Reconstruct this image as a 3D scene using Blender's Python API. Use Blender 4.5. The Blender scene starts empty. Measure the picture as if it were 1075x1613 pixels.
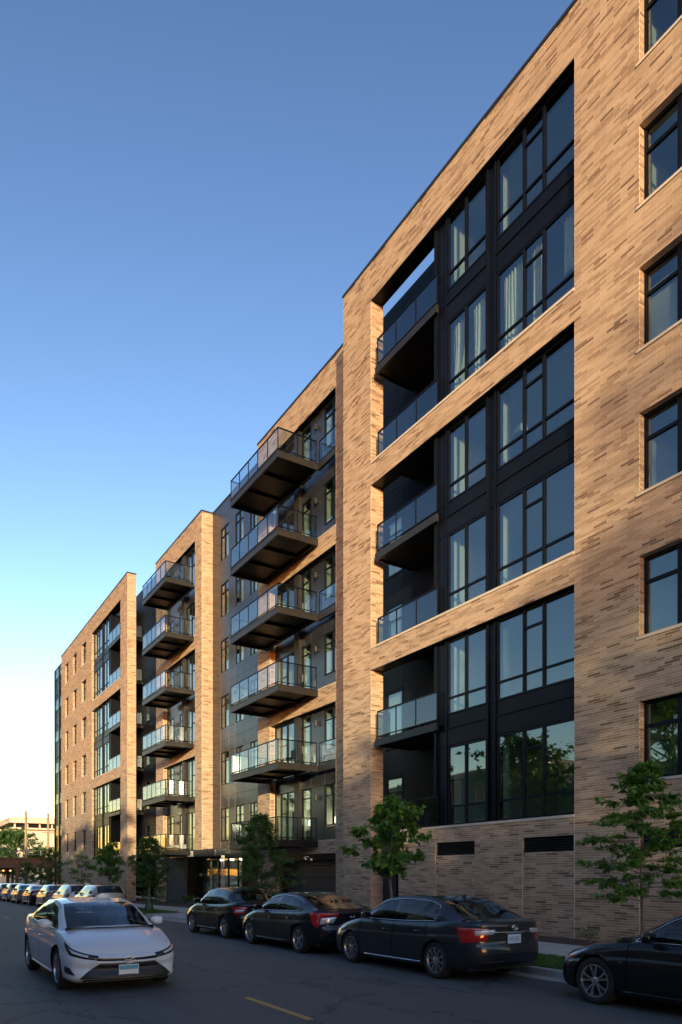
import bpy, bmesh, math, random
import numpy as np
from mathutils import Vector, Matrix

# ------------------------------------------------------------------ camera, sky, sun, exposure
sc = bpy.context.scene
COL = sc.collection
TH = math.atan(710.5 / 1130.0)            # the street runs 32 degrees left of the view axis
CAM_H = 1.85
cam = bpy.data.cameras.new('camera')
cam_ob = bpy.data.objects.new('camera', cam); COL.objects.link(cam_ob)
cam.sensor_fit = 'VERTICAL'; cam.sensor_height = 36.0; cam.sensor_width = 24.0
cam.lens = 1130.0 / 1613.0 * 36.0
cam.shift_y = (1378.0 - 806.5) / 1613.0
cam.clip_start = 0.1; cam.clip_end = 6000
cam_ob.location = (0, 0, CAM_H)
cam_ob.rotation_euler = (math.radians(90), 0, -TH)
sc.camera = cam_ob

SUN_EL = math.radians(6.0)
SUN_H = Vector((0.445, 0.895, 0)).normalized()          # the way the light travels, seen from above
world = bpy.data.worlds.new('World'); sc.world = world; world.use_nodes = True
wn = world.node_tree.nodes; wl = world.node_tree.links
wn.clear()
w_out = wn.new('ShaderNodeOutputWorld'); w_bg = wn.new('ShaderNodeBackground')
sky = wn.new('ShaderNodeTexSky'); sky.sky_type = 'NISHITA'; sky.sun_disc = False
sky.sun_elevation = SUN_EL
sky.sun_rotation = math.atan2(-SUN_H.x, -SUN_H.y)
sky.altitude = 180; sky.air_density = 1.25; sky.dust_density = 0.2; sky.ozone_density = 2.1
w_gam = wn.new('ShaderNodeGamma'); w_gam.inputs[1].default_value = 1.6
wl.new(sky.outputs[0], w_gam.inputs[0]); 
w_wb = wn.new('ShaderNodeMix'); w_wb.data_type = 'RGBA'; w_wb.blend_type = 'MULTIPLY'; w_wb.inputs[0].default_value = 1.0
w_wb.inputs[7].default_value = (1.28, 0.97, 1.0, 1)                    # white balance of the whole sky
wl.new(w_gam.outputs[0], w_wb.inputs[6]); wl.new(w_wb.outputs[2], w_bg.inputs[0]); wl.new(w_bg.outputs[0], w_out.inputs[0])
w_bg.inputs[1].default_value = 0.094
sun_l = bpy.data.lights.new('sun', 'SUN'); sun_l.energy = 2.5; sun_l.angle = math.radians(0.8)
sun_l.color = (1.0, 0.81, 0.48)
sun_ob = bpy.data.objects.new('sun', sun_l); COL.objects.link(sun_ob)
sun_dir = Vector((SUN_H.x * math.cos(SUN_EL), SUN_H.y * math.cos(SUN_EL), -math.sin(SUN_EL)))
sun_ob.rotation_euler = sun_dir.to_track_quat('-Z', 'Y').to_euler()
sun_ob.location = (-30, -60, 40)
vs = sc.view_settings
vs.view_transform = 'Standard'; vs.look = 'None'; vs.gamma = 1.0; vs.use_curve_mapping = False
vs.exposure = 1.6
sc.cycles.use_denoising = True
sc.cycles.max_bounces = 10; sc.cycles.transparent_max_bounces = 24
sc.cycles.caustics_reflective = False; sc.cycles.caustics_refractive = False
sc.cycles.sample_clamp_indirect = 4.0

R = random.Random(7)
NR = np.random.default_rng(11)

# ------------------------------------------------------------------ materials
MATS = {}
def mat_base(name):
    m = bpy.data.materials.new(name); m.use_nodes = True
    nt = m.node_tree; b = nt.nodes['Principled BSDF']
    MATS[name] = m
    return m, nt, b
def noise(nt, scale, detail=4, rough=0.6, vec=None):
    n = nt.nodes.new('ShaderNodeTexNoise'); n.inputs['Scale'].default_value = scale
    n.inputs['Detail'].default_value = detail; n.inputs['Roughness'].default_value = rough
    if vec is not None: nt.links.new(vec, n.inputs['Vector'])
    return n
def coords(nt, kind='Object'):
    return nt.nodes.new('ShaderNodeTexCoord').outputs[kind]
def ramp(nt, fac, stops, interp='LINEAR'):
    r = nt.nodes.new('ShaderNodeValToRGB'); r.color_ramp.interpolation = interp
    e = r.color_ramp.elements
    while len(e) < len(stops): e.new(0.5)
    for el, (p, c) in zip(e, stops):
        el.position = p; el.color = (c[0], c[1], c[2], 1)
    nt.links.new(fac, r.inputs[0])
    return r
def bump(nt, b, height, strength=0.3, dist=0.01):
    n = nt.nodes.new('ShaderNodeBump'); n.inputs['Strength'].default_value = strength
    n.inputs['Distance'].default_value = dist
    nt.links.new(height, n.inputs['Height']); nt.links.new(n.outputs[0], b.inputs['Normal'])
def mixc(nt, fac, a, bcol, mode='MIX'):
    n = nt.nodes.new('ShaderNodeMix'); n.data_type = 'RGBA'; n.blend_type = mode
    for sock, v in ((n.inputs[0], fac), (n.inputs[6], a), (n.inputs[7], bcol)):
        if hasattr(v, 'is_linked'): nt.links.new(v, sock)
        elif isinstance(v, (int, float)): sock.default_value = v
        else: sock.default_value = (v[0], v[1], v[2], 1)
    return n.outputs[2]
def simple(name, col, rough=0.5, metal=0.0, var=0.12, scale=6.0, spec=0.5, coat=0.0, bmp=0.0, bscale=60):
    """plain material with uneven tone and gloss"""
    m, nt, b = mat_base(name)
    oc = coords(nt)
    n = noise(nt, scale, 5, 0.6, oc)
    lo = [c * (1 - var) for c in col]; hi = [min(1, c * (1 + var)) for c in col]
    r = ramp(nt, n.outputs[0], [(0.3, lo), (0.7, hi)])
    nt.links.new(r.outputs[0], b.inputs['Base Color'])
    mr = nt.nodes.new('ShaderNodeMapRange'); mr.inputs[3].default_value = max(0.0, rough * 0.85); mr.inputs[4].default_value = min(1, rough * 1.15)
    nt.links.new(n.outputs[0], mr.inputs[0]); nt.links.new(mr.outputs[0], b.inputs['Roughness'])
    b.inputs['Metallic'].default_value = metal; b.inputs['Specular IOR Level'].default_value = spec
    b.inputs['Coat Weight'].default_value = coat; b.inputs['Coat Roughness'].default_value = 0.03
    if bmp: bump(nt, b, noise(nt, bscale, 4, 0.6, oc).outputs[0], bmp, 0.01)
    return m

def mat_brick():
    m, nt, b = mat_base('brick')
    at = nt.nodes.new('ShaderNodeAttribute'); at.attribute_name = 'tone'
    cr = ramp(nt, at.outputs['Fac'], [(0.0, (0.48, 0.345, 0.24)), (0.30, (0.43, 0.302, 0.208)), (0.55, (0.365, 0.25, 0.168)),
                                     (0.72, (0.285, 0.185, 0.125)), (0.84, (0.20, 0.122, 0.082)), (1.0, (0.135, 0.08, 0.056))])
    oc = coords(nt)
    n1 = noise(nt, 30, 5, 0.7, oc); n2 = noise(nt, 0.35, 3, 0.6, oc)
    c1 = mixc(nt, n1.outputs[0], (0.80, 0.80, 0.80), (1.16, 1.15, 1.13))
    c2 = mixc(nt, n2.outputs[0], (0.90, 0.90, 0.91), (1.09, 1.08, 1.06))
    o = mixc(nt, 1.0, cr.outputs[0], c1, 'MULTIPLY'); o = mixc(nt, 1.0, o, c2, 'MULTIPLY')
    nt.links.new(o, b.inputs['Base Color'])
    b.inputs['Roughness'].default_value = 0.82; b.inputs['Specular IOR Level'].default_value = 0.3
    bump(nt, b, noise(nt, 90, 4, 0.7, oc).outputs[0], 0.35, 0.004)
mat_brick()
simple('mortar', (0.64, 0.51, 0.40), 0.9, var=0.12, scale=25, bmp=0.3, bscale=120)
simple('stone', (0.50, 0.42, 0.34), 0.75, var=0.1, scale=14, bmp=0.15)
simple('dark_metal', (0.0035, 0.0045, 0.0085), 0.40, metal=0.0, var=0.25, scale=1.6, spec=0.14)
simple('bronze_metal', (0.017, 0.015, 0.014), 0.45, var=0.25, scale=2.0, spec=0.35)
simple('panel_metal', (0.030, 0.032, 0.040), 0.26, metal=0.25, var=0.22, scale=0.9, spec=0.7)
simple('coping_metal', (0.02, 0.02, 0.023), 0.4, var=0.2, scale=2)
simple('dark_block', (0.055, 0.055, 0.060), 0.75, var=0.2, scale=9, bmp=0.3)
simple('interior_paint', (0.72, 0.70, 0.60), 0.7, var=0.05, scale=1.0)
simple('ceiling_paint', (0.6, 0.6, 0.57), 0.8, var=0.05, scale=1.0)
simple('wood_floor', (0.22, 0.15, 0.09), 0.45, var=0.2, scale=5)
simple('aluminium', (0.40, 0.40, 0.39), 0.42, metal=0.7, var=0.08)
simple('white_plastic', (0.7, 0.7, 0.68), 0.4, var=0.05)
simple('curtain_cloth', (0.84, 0.82, 0.76), 0.85, var=0.06, scale=10)
simple('blind_cloth', (0.66, 0.64, 0.55), 0.85, var=0.05, scale=3)
simple('concrete', (0.46, 0.43, 0.39), 0.85, var=0.14, scale=2.2, bmp=0.25, bscale=80)
simple('kerb_concrete', (0.36, 0.34, 0.31), 0.85, var=0.2, scale=3.5, bmp=0.35, bscale=60)
simple('mulch', (0.075, 0.040, 0.025), 0.95, var=0.5, scale=40, bmp=0.9, bscale=70)
simple('soil', (0.10, 0.08, 0.05), 0.95, var=0.3, scale=8, bmp=0.5, bscale=40)
simple('bark', (0.16, 0.125, 0.095), 0.9, var=0.3, scale=18, bmp=0.7, bscale=50)
simple('pole_wood', (0.30, 0.20, 0.125), 0.85, var=0.2, scale=6, bmp=0.5, bscale=30)
simple('rust_steel', (0.16, 0.065, 0.035), 0.75, var=0.3, scale=3, bmp=0.2)
simple('render_wall', (0.52, 0.44, 0.35), 0.85, var=0.08, scale=0.6)
simple('roof_felt', (0.10, 0.09, 0.085), 0.9, var=0.2, scale=3)
simple('house_brick', (0.30, 0.19, 0.14), 0.85, var=0.2, scale=20)
simple('timber', (0.33, 0.16, 0.07), 0.6, var=0.2, scale=10)
simple('bag_green', (0.045, 0.10, 0.055), 0.6, var=0.2, scale=10, bmp=0.3, bscale=20)

def mat_glass(name, tint, f0, glossy=(0.92, 0.95, 1.0), wav=0.0):
    m = bpy.data.materials.new(name); m.use_nodes = True; nt = m.node_tree; nt.nodes.clear()
    o = nt.nodes.new('ShaderNodeOutputMaterial'); mx = nt.nodes.new('ShaderNodeMixShader')
    tr = nt.nodes.new('ShaderNodeBsdfTransparent'); gl = nt.nodes.new('ShaderNodeBsdfGlossy')
    tr.inputs[0].default_value = (*tint, 1); gl.inputs[0].default_value = (*glossy, 1); gl.inputs['Roughness'].default_value = 0.0
    lw = nt.nodes.new('ShaderNodeLayerWeight'); lw.inputs[0].default_value = 0.5
    p = nt.nodes.new('ShaderNodeMath'); p.operation = 'POWER'; p.inputs[1].default_value = 5.0
    nt.links.new(lw.outputs['Facing'], p.inputs[0])
    mr = nt.nodes.new('ShaderNodeMapRange'); mr.inputs[3].default_value = f0; mr.inputs[4].default_value = 1.0
    nt.links.new(p.outputs[0], mr.inputs[0]); nt.links.new(mr.outputs[0], mx.inputs[0])
    if wav:
        n = noise(nt, 0.7, 1, 0.5, coords(nt)); bp = nt.nodes.new('ShaderNodeBump')
        bp.inputs['Strength'].default_value = wav; bp.inputs['Distance'].default_value = 0.02
        nt.links.new(n.outputs[0], bp.inputs['Height']); nt.links.new(bp.outputs[0], gl.inputs['Normal'])
    nt.links.new(tr.outputs[0], mx.inputs[1]); nt.links.new(gl.outputs[0], mx.inputs[2]); nt.links.new(mx.outputs[0], o.inputs[0])
    MATS[name] = m
mat_glass('window_glass', (0.70, 0.78, 0.77), 0.175, glossy=(0.86, 0.94, 1.0), wav=0.12)
mat_glass('guard_glass', (0.82, 0.87, 0.88), 0.09)
mat_glass('car_glass', (0.42, 0.46, 0.45), 0.06)
def emit(name, col, s):
    m = bpy.data.materials.new(name); m.use_nodes = True; nt = m.node_tree
    b = nt.nodes['Principled BSDF']; b.inputs['Base Color'].default_value = (*col, 1)
    b.inputs['Emission Color'].default_value = (*col, 1); b.inputs['Emission Strength'].default_value = s
    MATS[name] = m
emit('lamp_glow', (1.0, 0.45, 0.12), 0.9)
emit('shade_glow', (1.0, 0.86, 0.62), 1.6)

def mat_asphalt():
    m, nt, b = mat_base('asphalt')
    oc = coords(nt)
    fine = noise(nt, 55, 6, 0.75, oc); mid = noise(nt, 1.3, 5, 0.65, oc); big = noise(nt, 0.16, 4, 0.6, oc)
    mp = nt.nodes.new('ShaderNodeMapping'); mp.inputs['Scale'].default_value = (2.2, 0.06, 1); nt.links.new(oc, mp.inputs[0])
    strk = noise(nt, 1.0, 4, 0.6, mp.outputs[0])
    c = ramp(nt, fine.outputs[0], [(0.35, (0.066, 0.064, 0.063)), (0.5, (0.098, 0.095, 0.092)), (0.72, (0.155, 0.15, 0.145))])
    v = mixc(nt, mid.outputs[0], (0.78, 0.78, 0.79), (1.22, 1.21, 1.2))
    v2 = mixc(nt, big.outputs[0], (0.8, 0.8, 0.8), (1.2, 1.2, 1.19))
    v3 = mixc(nt, strk.outputs[0], (0.66, 0.66, 0.67), (1.34, 1.33, 1.31))
    o = mixc(nt, 1, c.outputs[0], v, 'MULTIPLY'); o = mixc(nt, 1, o, v2, 'MULTIPLY'); o = mixc(nt, 1, o, v3, 'MULTIPLY')
    vo = nt.nodes.new('ShaderNodeTexVoronoi'); vo.feature = 'DISTANCE_TO_EDGE'; vo.inputs['Scale'].default_value = 0.33
    wv = nt.nodes.new('ShaderNodeVectorMath'); wv.operation = 'ADD'
    nn = noise(nt, 1.1, 5, 0.7, oc); nt.links.new(oc, wv.inputs[0]); nt.links.new(nn.outputs['Color'], wv.inputs[1]); nt.links.new(wv.outputs[0], vo.inputs['Vector'])
    cr = ramp(nt, vo.outputs[0], [(0.0, (0.32, 0.32, 0.32)), (0.010, (1, 1, 1))])
    o = mixc(nt, 1, o, cr.outputs[0], 'MULTIPLY')
    nt.links.new(o, b.inputs['Base Color'])
    rr = nt.nodes.new('ShaderNodeMapRange'); rr.inputs[3].default_value = 0.62; rr.inputs[4].default_value = 0.9
    nt.links.new(mid.outputs[0], rr.inputs[0]); nt.links.new(rr.outputs[0], b.inputs['Roughness'])
    bump(nt, b, fine.outputs[0], 0.5, 0.012)
mat_asphalt()
def mat_paint():
    m, nt, b = mat_base('road_paint')
    oc = coords(nt); n = noise(nt, 28, 6, 0.8, oc)
    r = ramp(nt, n.outputs[0], [(0.36, (0.10, 0.075, 0.045)), (0.5, (0.50, 0.30, 0.08))])
    nt.links.new(r.outputs[0], b.inputs['Base Color']); b.inputs['Roughness'].default_value = 0.7
mat_paint()
def mat_leaf(name, dark, light, trans=0.35):
    m = bpy.data.materials.new(name); m.use_nodes = True; nt = m.node_tree; nt.nodes.clear()
    o = nt.nodes.new('ShaderNodeOutputMaterial')
    at = nt.nodes.new('ShaderNodeAttribute'); at.attribute_name = 'tone'
    r = ramp(nt, at.outputs['Fac'], [(0.0, dark), (1.0, light)])
    d = nt.nodes.new('ShaderNodeBsdfPrincipled'); d.inputs['Roughness'].default_value = 0.45; d.inputs['Specular IOR Level'].default_value = 0.35
    t = nt.nodes.new('ShaderNodeBsdfTranslucent'); mx = nt.nodes.new('ShaderNodeMixShader'); mx.inputs[0].default_value = trans
    nt.links.new(r.outputs[0], d.inputs['Base Color'])
    tc = mixc(nt, 1.0, r.outputs[0], (1.3, 1.5, 0.7), 'MULTIPLY'); nt.links.new(tc, t.inputs[0])
    nt.links.new(d.outputs[0], mx.inputs[1]); nt.links.new(t.outputs[0], mx.inputs[2]); nt.links.new(mx.outputs[0], o.inputs[0])
    MATS[name] = m
mat_leaf('leaf_bright', (0.06, 0.14, 0.022), (0.16, 0.29, 0.055))
mat_leaf('leaf_dark', (0.038, 0.09, 0.02), (0.10, 0.19, 0.045))
mat_leaf('grass_blade', (0.05, 0.11, 0.022), (0.12, 0.21, 0.05), 0.25)

SLOPE, Y_DIP, Y_END = 0.0095, 24.0, 112.0
def gz(y):
    """the street falls gently towards the viaduct"""
    return -SLOPE * (min(max(y, Y_DIP), Y_END) - Y_DIP)
# ------------------------------------------------------------------ mesh helpers
class MB:
    def __init__(self): self.v = []; self.f = []
    def add(self, vs_, fs):
        o = len(self.v); self.v.extend(vs_); self.f.extend([tuple(i + o for i in q) for q in fs])
    def box(self, x0, x1, y0, y1, z0, z1):
        self.add([(x0, y0, z0), (x1, y0, z0), (x1, y1, z0), (x0, y1, z0), (x0, y0, z1), (x1, y0, z1), (x1, y1, z1), (x0, y1, z1)],
                 [(0, 3, 2, 1), (4, 5, 6, 7), (0, 1, 5, 4), (1, 2, 6, 5), (2, 3, 7, 6), (3, 0, 4, 7)])
        return self
    def sbox(self, x0, x1, y0, y1, z0, z1, g0=None, g1=None):
        """box whose top and bottom follow the fall of the street"""
        ys = [y0] + [b for b in (Y_DIP, Y_END) if y0 < b < y1] + [y1]
        for a, b in zip(ys[:-1], ys[1:]):
            ga, gb = gz(a), gz(b)
            self.add([(x0, a, z0 + ga), (x1, a, z0 + ga), (x1, b, z0 + gb), (x0, b, z0 + gb), (x0, a, z1 + ga), (x1, a, z1 + ga), (x1, b, z1 + gb), (x0, b, z1 + gb)],
                     [(0, 3, 2, 1), (4, 5, 6, 7)] + [(1, 2, 6, 5), (3, 0, 4, 7)] + ([(0, 1, 5, 4)] if a == y0 else []) + ([(2, 3, 7, 6)] if b == y1 else []))
        return self
    def tube(self, pts, rad, n=8, cap=True):
        pts = [Vector(p) for p in pts]; k = len(pts)
        if not hasattr(rad, '__len__'): rad = [rad] * k
        o = len(self.v)
        for i, p in enumerate(pts):
            d = (pts[min(i + 1, k - 1)] - pts[max(i - 1, 0)]).normalized()
            a = d.orthogonal().normalized() if i == 0 else (a - d * a.dot(d)).normalized()
            b = d.cross(a)
            for j in range(n):
                t = 2 * math.pi * j / n
                self.v.append(tuple(p + (a * math.cos(t) + b * math.sin(t)) * rad[i]))
        for i in range(k - 1):
            for j in range(n):
                j2 = (j + 1) % n
                self.f.append((o + i * n + j, o + i * n + j2, o + (i + 1) * n + j2, o + (i + 1) * n + j))
        if cap:
            self.f.append(tuple(o + j for j in reversed(range(n)))); self.f.append(tuple(o + (k - 1) * n + j for j in range(n)))
        return self
    def lathe(self, prof, origin=(0, 0, 0), axis='x', n=32):
        o = len(self.v); k = len(prof)
        for j in range(n):
            t = 2 * math.pi * j / n; ca, sa = math.cos(t), math.sin(t)
            for (h, r_) in prof:
                if axis == 'x': p = (h, r_ * ca, r_ * sa)
                elif axis == 'y': p = (r_ * ca, h, r_ * sa)
                else: p = (r_ * ca, r_ * sa, h)
                self.v.append((p[0] + origin[0], p[1] + origin[1], p[2] + origin[2]))
        for j in range(n):
            j2 = (j + 1) % n
            for i in range(k - 1):
                self.f.append((o + j * k + i, o + j2 * k + i, o + j2 * k + i + 1, o + j * k + i + 1))
        return self
    def grid(self, G, flip=False):
        nr, nc = len(G), len(G[0]); o = len(self.v)
        for row in G: self.v.extend([tuple(p) for p in row])
        for i in range(nr - 1):
            for j in range(nc - 1):
                q = (o + i * nc + j, o + i * nc + j + 1, o + (i + 1) * nc + j + 1, o + (i + 1) * nc + j)
                self.f.append(q[::-1] if flip else q)
        return self
    def build(self, name, mat, parent=None, smooth=False, bevel=0.0):
        me = bpy.data.meshes.new(name); me.from_pydata(self.v, [], self.f); me.update()
        return link(name, me, mat, parent, smooth, bevel)
def link(name, me, mat, parent=None, smooth=False, bevel=0.0):
    if mat and not me.materials: me.materials.append(MATS[mat])
    o = bpy.data.objects.new(name, me); COL.objects.link(o)
    if parent is not None: attach(o, parent)
    if smooth: me.polygons.foreach_set('use_smooth', [True] * len(me.polygons))
    if bevel:
        md = o.modifiers.new('bevel', 'BEVEL'); md.width = bevel; md.segments = 2; md.limit_method = 'ANGLE'
    return o
def attach(o, parent):
    o.parent = parent
    r_ = parent
    while r_.parent is not None: r_ = r_.parent
    if parent.parent is None: o.matrix_parent_inverse = Matrix.Translation(-Vector(parent.location))
def tag(o, label, cat=None, group=None, kind=None):
    if label: o['label'] = label
    if cat: o['category'] = cat
    if group: o['group'] = group
    if kind: o['kind'] = kind
    return o
def empty(name, loc, label, cat, group=None):
    o = bpy.data.objects.new(name, None); COL.objects.link(o); o.location = loc
    o.empty_display_size = 0.2
    return tag(o, label, cat, group)
def np_mesh(name, V, F, tone=None):
    """V (n,3), F (m,4) quads with a per-face tone"""
    me = bpy.data.meshes.new(name); m, k = F.shape
    me.vertices.add(len(V)); me.vertices.foreach_set('co', V.astype(np.float32).ravel())
    me.loops.add(m * k); me.loops.foreach_set('vertex_index', F.astype(np.int32).ravel())
    me.polygons.add(m); me.polygons.foreach_set('loop_start', np.arange(0, m * k, k, dtype=np.int32))
    me.polygons.foreach_set('loop_total', np.full(m, k, dtype=np.int32))
    me.polygons.foreach_set('use_smooth', np.zeros(m, dtype=bool))
    me.update(calc_edges=True)
    if tone is not None:
        a = me.attributes.new('tone', 'FLOAT', 'FACE'); a.data.foreach_set('value', tone.astype(np.float32))
    return me
# ------------------------------------------------------------------ ground, road, kerb, pavement
def struct(name, mb, mat, label=None):
    o = mb.build(name, mat); o['kind'] = 'structure'
    if label: o['label'] = label
    return o
struct('ground', MB().sbox(-2500, 2500, -2500, 2500, -0.6, -0.03), 'soil')
struct('road', MB().sbox(-1.0, 9.75, -90, 420, -0.3, 0.0), 'asphalt', 'dark grey asphalt street with worn wheel tracks')
for i in range(-3, 30):
    y0 = 7.97 + 9.14 * i
    if 0 < y0 < 200:
        o = struct('road_marking', MB().sbox(4.49, 4.60, y0, y0 + 1.95, 0.0, 0.004), 'road_paint')
        if i == 0: o['label'] = 'short worn yellow centre line dash on the asphalt'
DRIVE = (26.6, 33.8)
struct('gutter', MB().sbox(9.75, 10.10, -90, 108, -0.3, 0.004), 'kerb_concrete')
kerb_root = bpy.data.objects.new('kerb', None); COL.objects.link(kerb_root); kerb_root['kind'] = 'structure'
kerb_root.location = (10.18, 20, 0)
y = -6.0
while y < 106:
    y1 = y + 3.0
    low = not (y1 < DRIVE[0] or y > DRIVE[1])
    if low:
        z = 0.03
    else: z = 0.14 + R.uniform(-0.004, 0.004)
    m = MB(); m.sbox(10.10, 10.26 + R.uniform(0, 0.004), y, y1 - 0.012, -0.3, z); m.build('kerb_stone', 'kerb_concrete', kerb_root, bevel=0.018)
    y = y1
struct('opposite_kerb', MB().sbox(-1.2, -1.0, -90, 108, -0.3, 0.14), 'kerb_concrete')
struct('opposite_pavement', MB().sbox(-6.0, -1.2, -90, 108, -0.3, 0.12), 'concrete')
# parkway lawn, pavement slabs, mulch bed
for (a, b) in ((-20, DRIVE[0]), (DRIVE[1], 106)):
    struct('parkway_soil', MB().sbox(10.26, 12.0, a, b, -0.3, 0.105), 'soil')
    struct('planting_bed', MB().sbox(14.10, 15.75 if b < 30 else 18.9, a, b, -0.3, 0.12), 'mulch', 'strip of brown mulch along the foot of the wall')
struct('driveway', MB().sbox(10.26, 18.3, DRIVE[0], DRIVE[1], -0.3, 0.09), 'concrete', 'pale concrete driveway crossing to the garage door')
sw = struct('pavement', MB().sbox(12.0, 14.10, -20, 106, -0.3, 0.10), 'kerb_concrete', 'pale concrete pavement of square slabs')
slab_me = {}
y = -18.0
while y < 100:
    key = y >= Y_DIP
    if key not in slab_me:
        d = SLOPE * 1.5 if key else 0.0
        s_ = MB(); s_.add([(12.006, 0.006, 0.09), (14.094, 0.006, 0.09), (14.094, 1.494, 0.09 - d), (12.006, 1.494, 0.09 - d), (12.006, 0.006, 0.135), (14.094, 0.006, 0.135), (14.094, 1.494, 0.135 - d), (12.006, 1.494, 0.135 - d)],
                          [(0, 3, 2, 1), (4, 5, 6, 7), (0, 1, 5, 4), (1, 2, 6, 5), (2, 3, 7, 6), (3, 0, 4, 7)])
        so = s_.build('paving_slab', 'concrete', sw, bevel=0.008); slab_me[key] = so.data
    else:
        so = bpy.data.objects.new('paving_slab', slab_me[key]); COL.objects.link(so); attach(so, sw)
        md = so.modifiers.new('bevel', 'BEVEL'); md.width = 0.008; md.segments = 2
    so.location = (0, y, R.uniform(-0.006, 0.006) + gz(y)); y += 1.5

def grass_patch(x0, x1, y0, y1, z, n, h):
    P = np.c_[NR.uniform(x0, x1, n), NR.uniform(y0, y1, n), np.full(n, z)]
    a = NR.uniform(0, 2 * math.pi, n); hh = h * NR.uniform(0.5, 1.2, n); lean = NR.uniform(0.1, 0.7, n) * hh
    wd = NR.uniform(0.004, 0.008, n); b = NR.uniform(0, 2 * math.pi, n)
    du = np.c_[np.cos(a), np.sin(a), np.zeros(n)]; ld = np.c_[np.cos(b), np.sin(b), np.zeros(n)]
    v0 = P - du * wd[:, None]; v1 = P + du * wd[:, None]
    mid = P + ld * (lean * 0.35)[:, None] + np.c_[np.zeros(n), np.zeros(n), hh * 0.6]
    v2 = mid + du * (wd * 0.8)[:, None]; v3 = P + ld * lean[:, None] + np.c_[np.zeros(n), np.zeros(n), hh]
    return np.stack([v0, v1, v2, v3], 1).reshape(-1, 3), n
Vs = []; nt_ = 0
for args in ((10.28, 11.98, 3.0, 13.5, 0.1, 26000, 0.075), (10.28, 11.98, 13.5, 26.5, 0.1, 14000, 0.08), (10.28, 11.98, 33.9, 60, 0.1, 24000, 0.085)):
    v_, n_ = grass_patch(*args); Vs.append(v_); nt_ += n_
V = np.concatenate(Vs); V[:, 2] -= SLOPE * np.maximum(V[:, 1] - Y_DIP, 0); F = np.arange(nt_ * 4).reshape(-1, 4)
g = link('grass', np_mesh('grass', V, F, NR.uniform(0, 1, nt_)), 'grass_blade')
tag(g, 'short green lawn grass between the kerb and the pavement', 'grass', kind='stuff')
# ------------------------------------------------------------------ the apartment building
BLD = empty('apartment_building', (15.6, 40, 0), 'long seven storey tan brick apartment building with dark metal balconies', 'building')
ROOF = 25.28; SILL = 3.47; FH = 3.535
FL = [3.46 + FH * n for n in range(6)]
PAIR = [3.47, 10.56, 17.65]; PH = 6.22
CH, BP = 0.0675, 0.406
BRK = []                                                     # x0,x1,y0,y1,z0,z1,face (0: looks to -X, 1: looks to -Y)
def cut(a, b, holes):
    iv = [(a, b)]
    for (h0, h1) in holes:
        nx = []
        for (p, q) in iv:
            if h1 <= p or h0 >= q: nx.append((p, q)); continue
            if h0 > p: nx.append((p, h0))
            if h1 < q: nx.append((h1, q))
        iv = nx
    return iv
def lay(plane, face, a0, a1, z0, z1, holes=(), shift=0.0):
    """bricks in running bond on the plane x=plane (face 0) or y=plane (face 1)"""
    nco = int(math.ceil((z1 - z0) / CH - 0.3))
    for i in range(nco):
        zc = z0 + i * CH; zt = min(zc + CH - 0.005, z1); zb = zc + 0.005
        if zt - zb < 0.015: continue
        row = int(round(zc / CH)); mid = 0.5 * (zb + zt)
        for (p, q) in cut(a0, a1, [(h[0], h[1]) for h in holes if h[2] < mid < h[3]]):
            off = (row % 2) * BP * 0.5 + shift
            k = math.floor((p - off) / BP)
            while off + k * BP < q:
                s = max(p, off + k * BP + 0.005); e = min(q, off + (k + 1) * BP - 0.005); k += 1
                if e - s < 0.035: continue
                pr = R.uniform(-0.0015, 0.0015)
                if face == 0: BRK.append((plane + pr, plane + 0.014, s, e, zb, zt, 0))
                else: BRK.append((s, e, plane + pr, plane + 0.014, zb, zt, 1))
def backing(X, y0, y1, z0, z1, holes, depth, front=0.006):
    ys = sorted({y0, y1, *[min(max(h[0], y0), y1) for h in holes], *[min(max(h[1], y0), y1) for h in holes]})
    zs = sorted({z0, z1, *[min(max(h[2], z0), z1) for h in holes], *[min(max(h[3], z0), z1) for h in holes]})
    m = MB()
    for i in range(len(ys) - 1):
        run = None
        for j in range(len(zs) - 1):
            cy, cz = (ys[i] + ys[i + 1]) / 2, (zs[j] + zs[j + 1]) / 2
            solid = not any(h[0] < cy < h[1] and h[2] < cz < h[3] for h in holes)
            if solid: run = (run[0], zs[j + 1]) if run else (zs[j], zs[j + 1])
            if run and (not solid or j == len(zs) - 2):
                m.box(X + front, X + depth, ys[i] + (0.010 if i == 0 else 0), ys[i + 1], run[0], run[1]); run = None
    return m
def part(name, mb, mat, parent=None, **k): return mb.build(name, mat, parent or BLD, **k)

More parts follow.
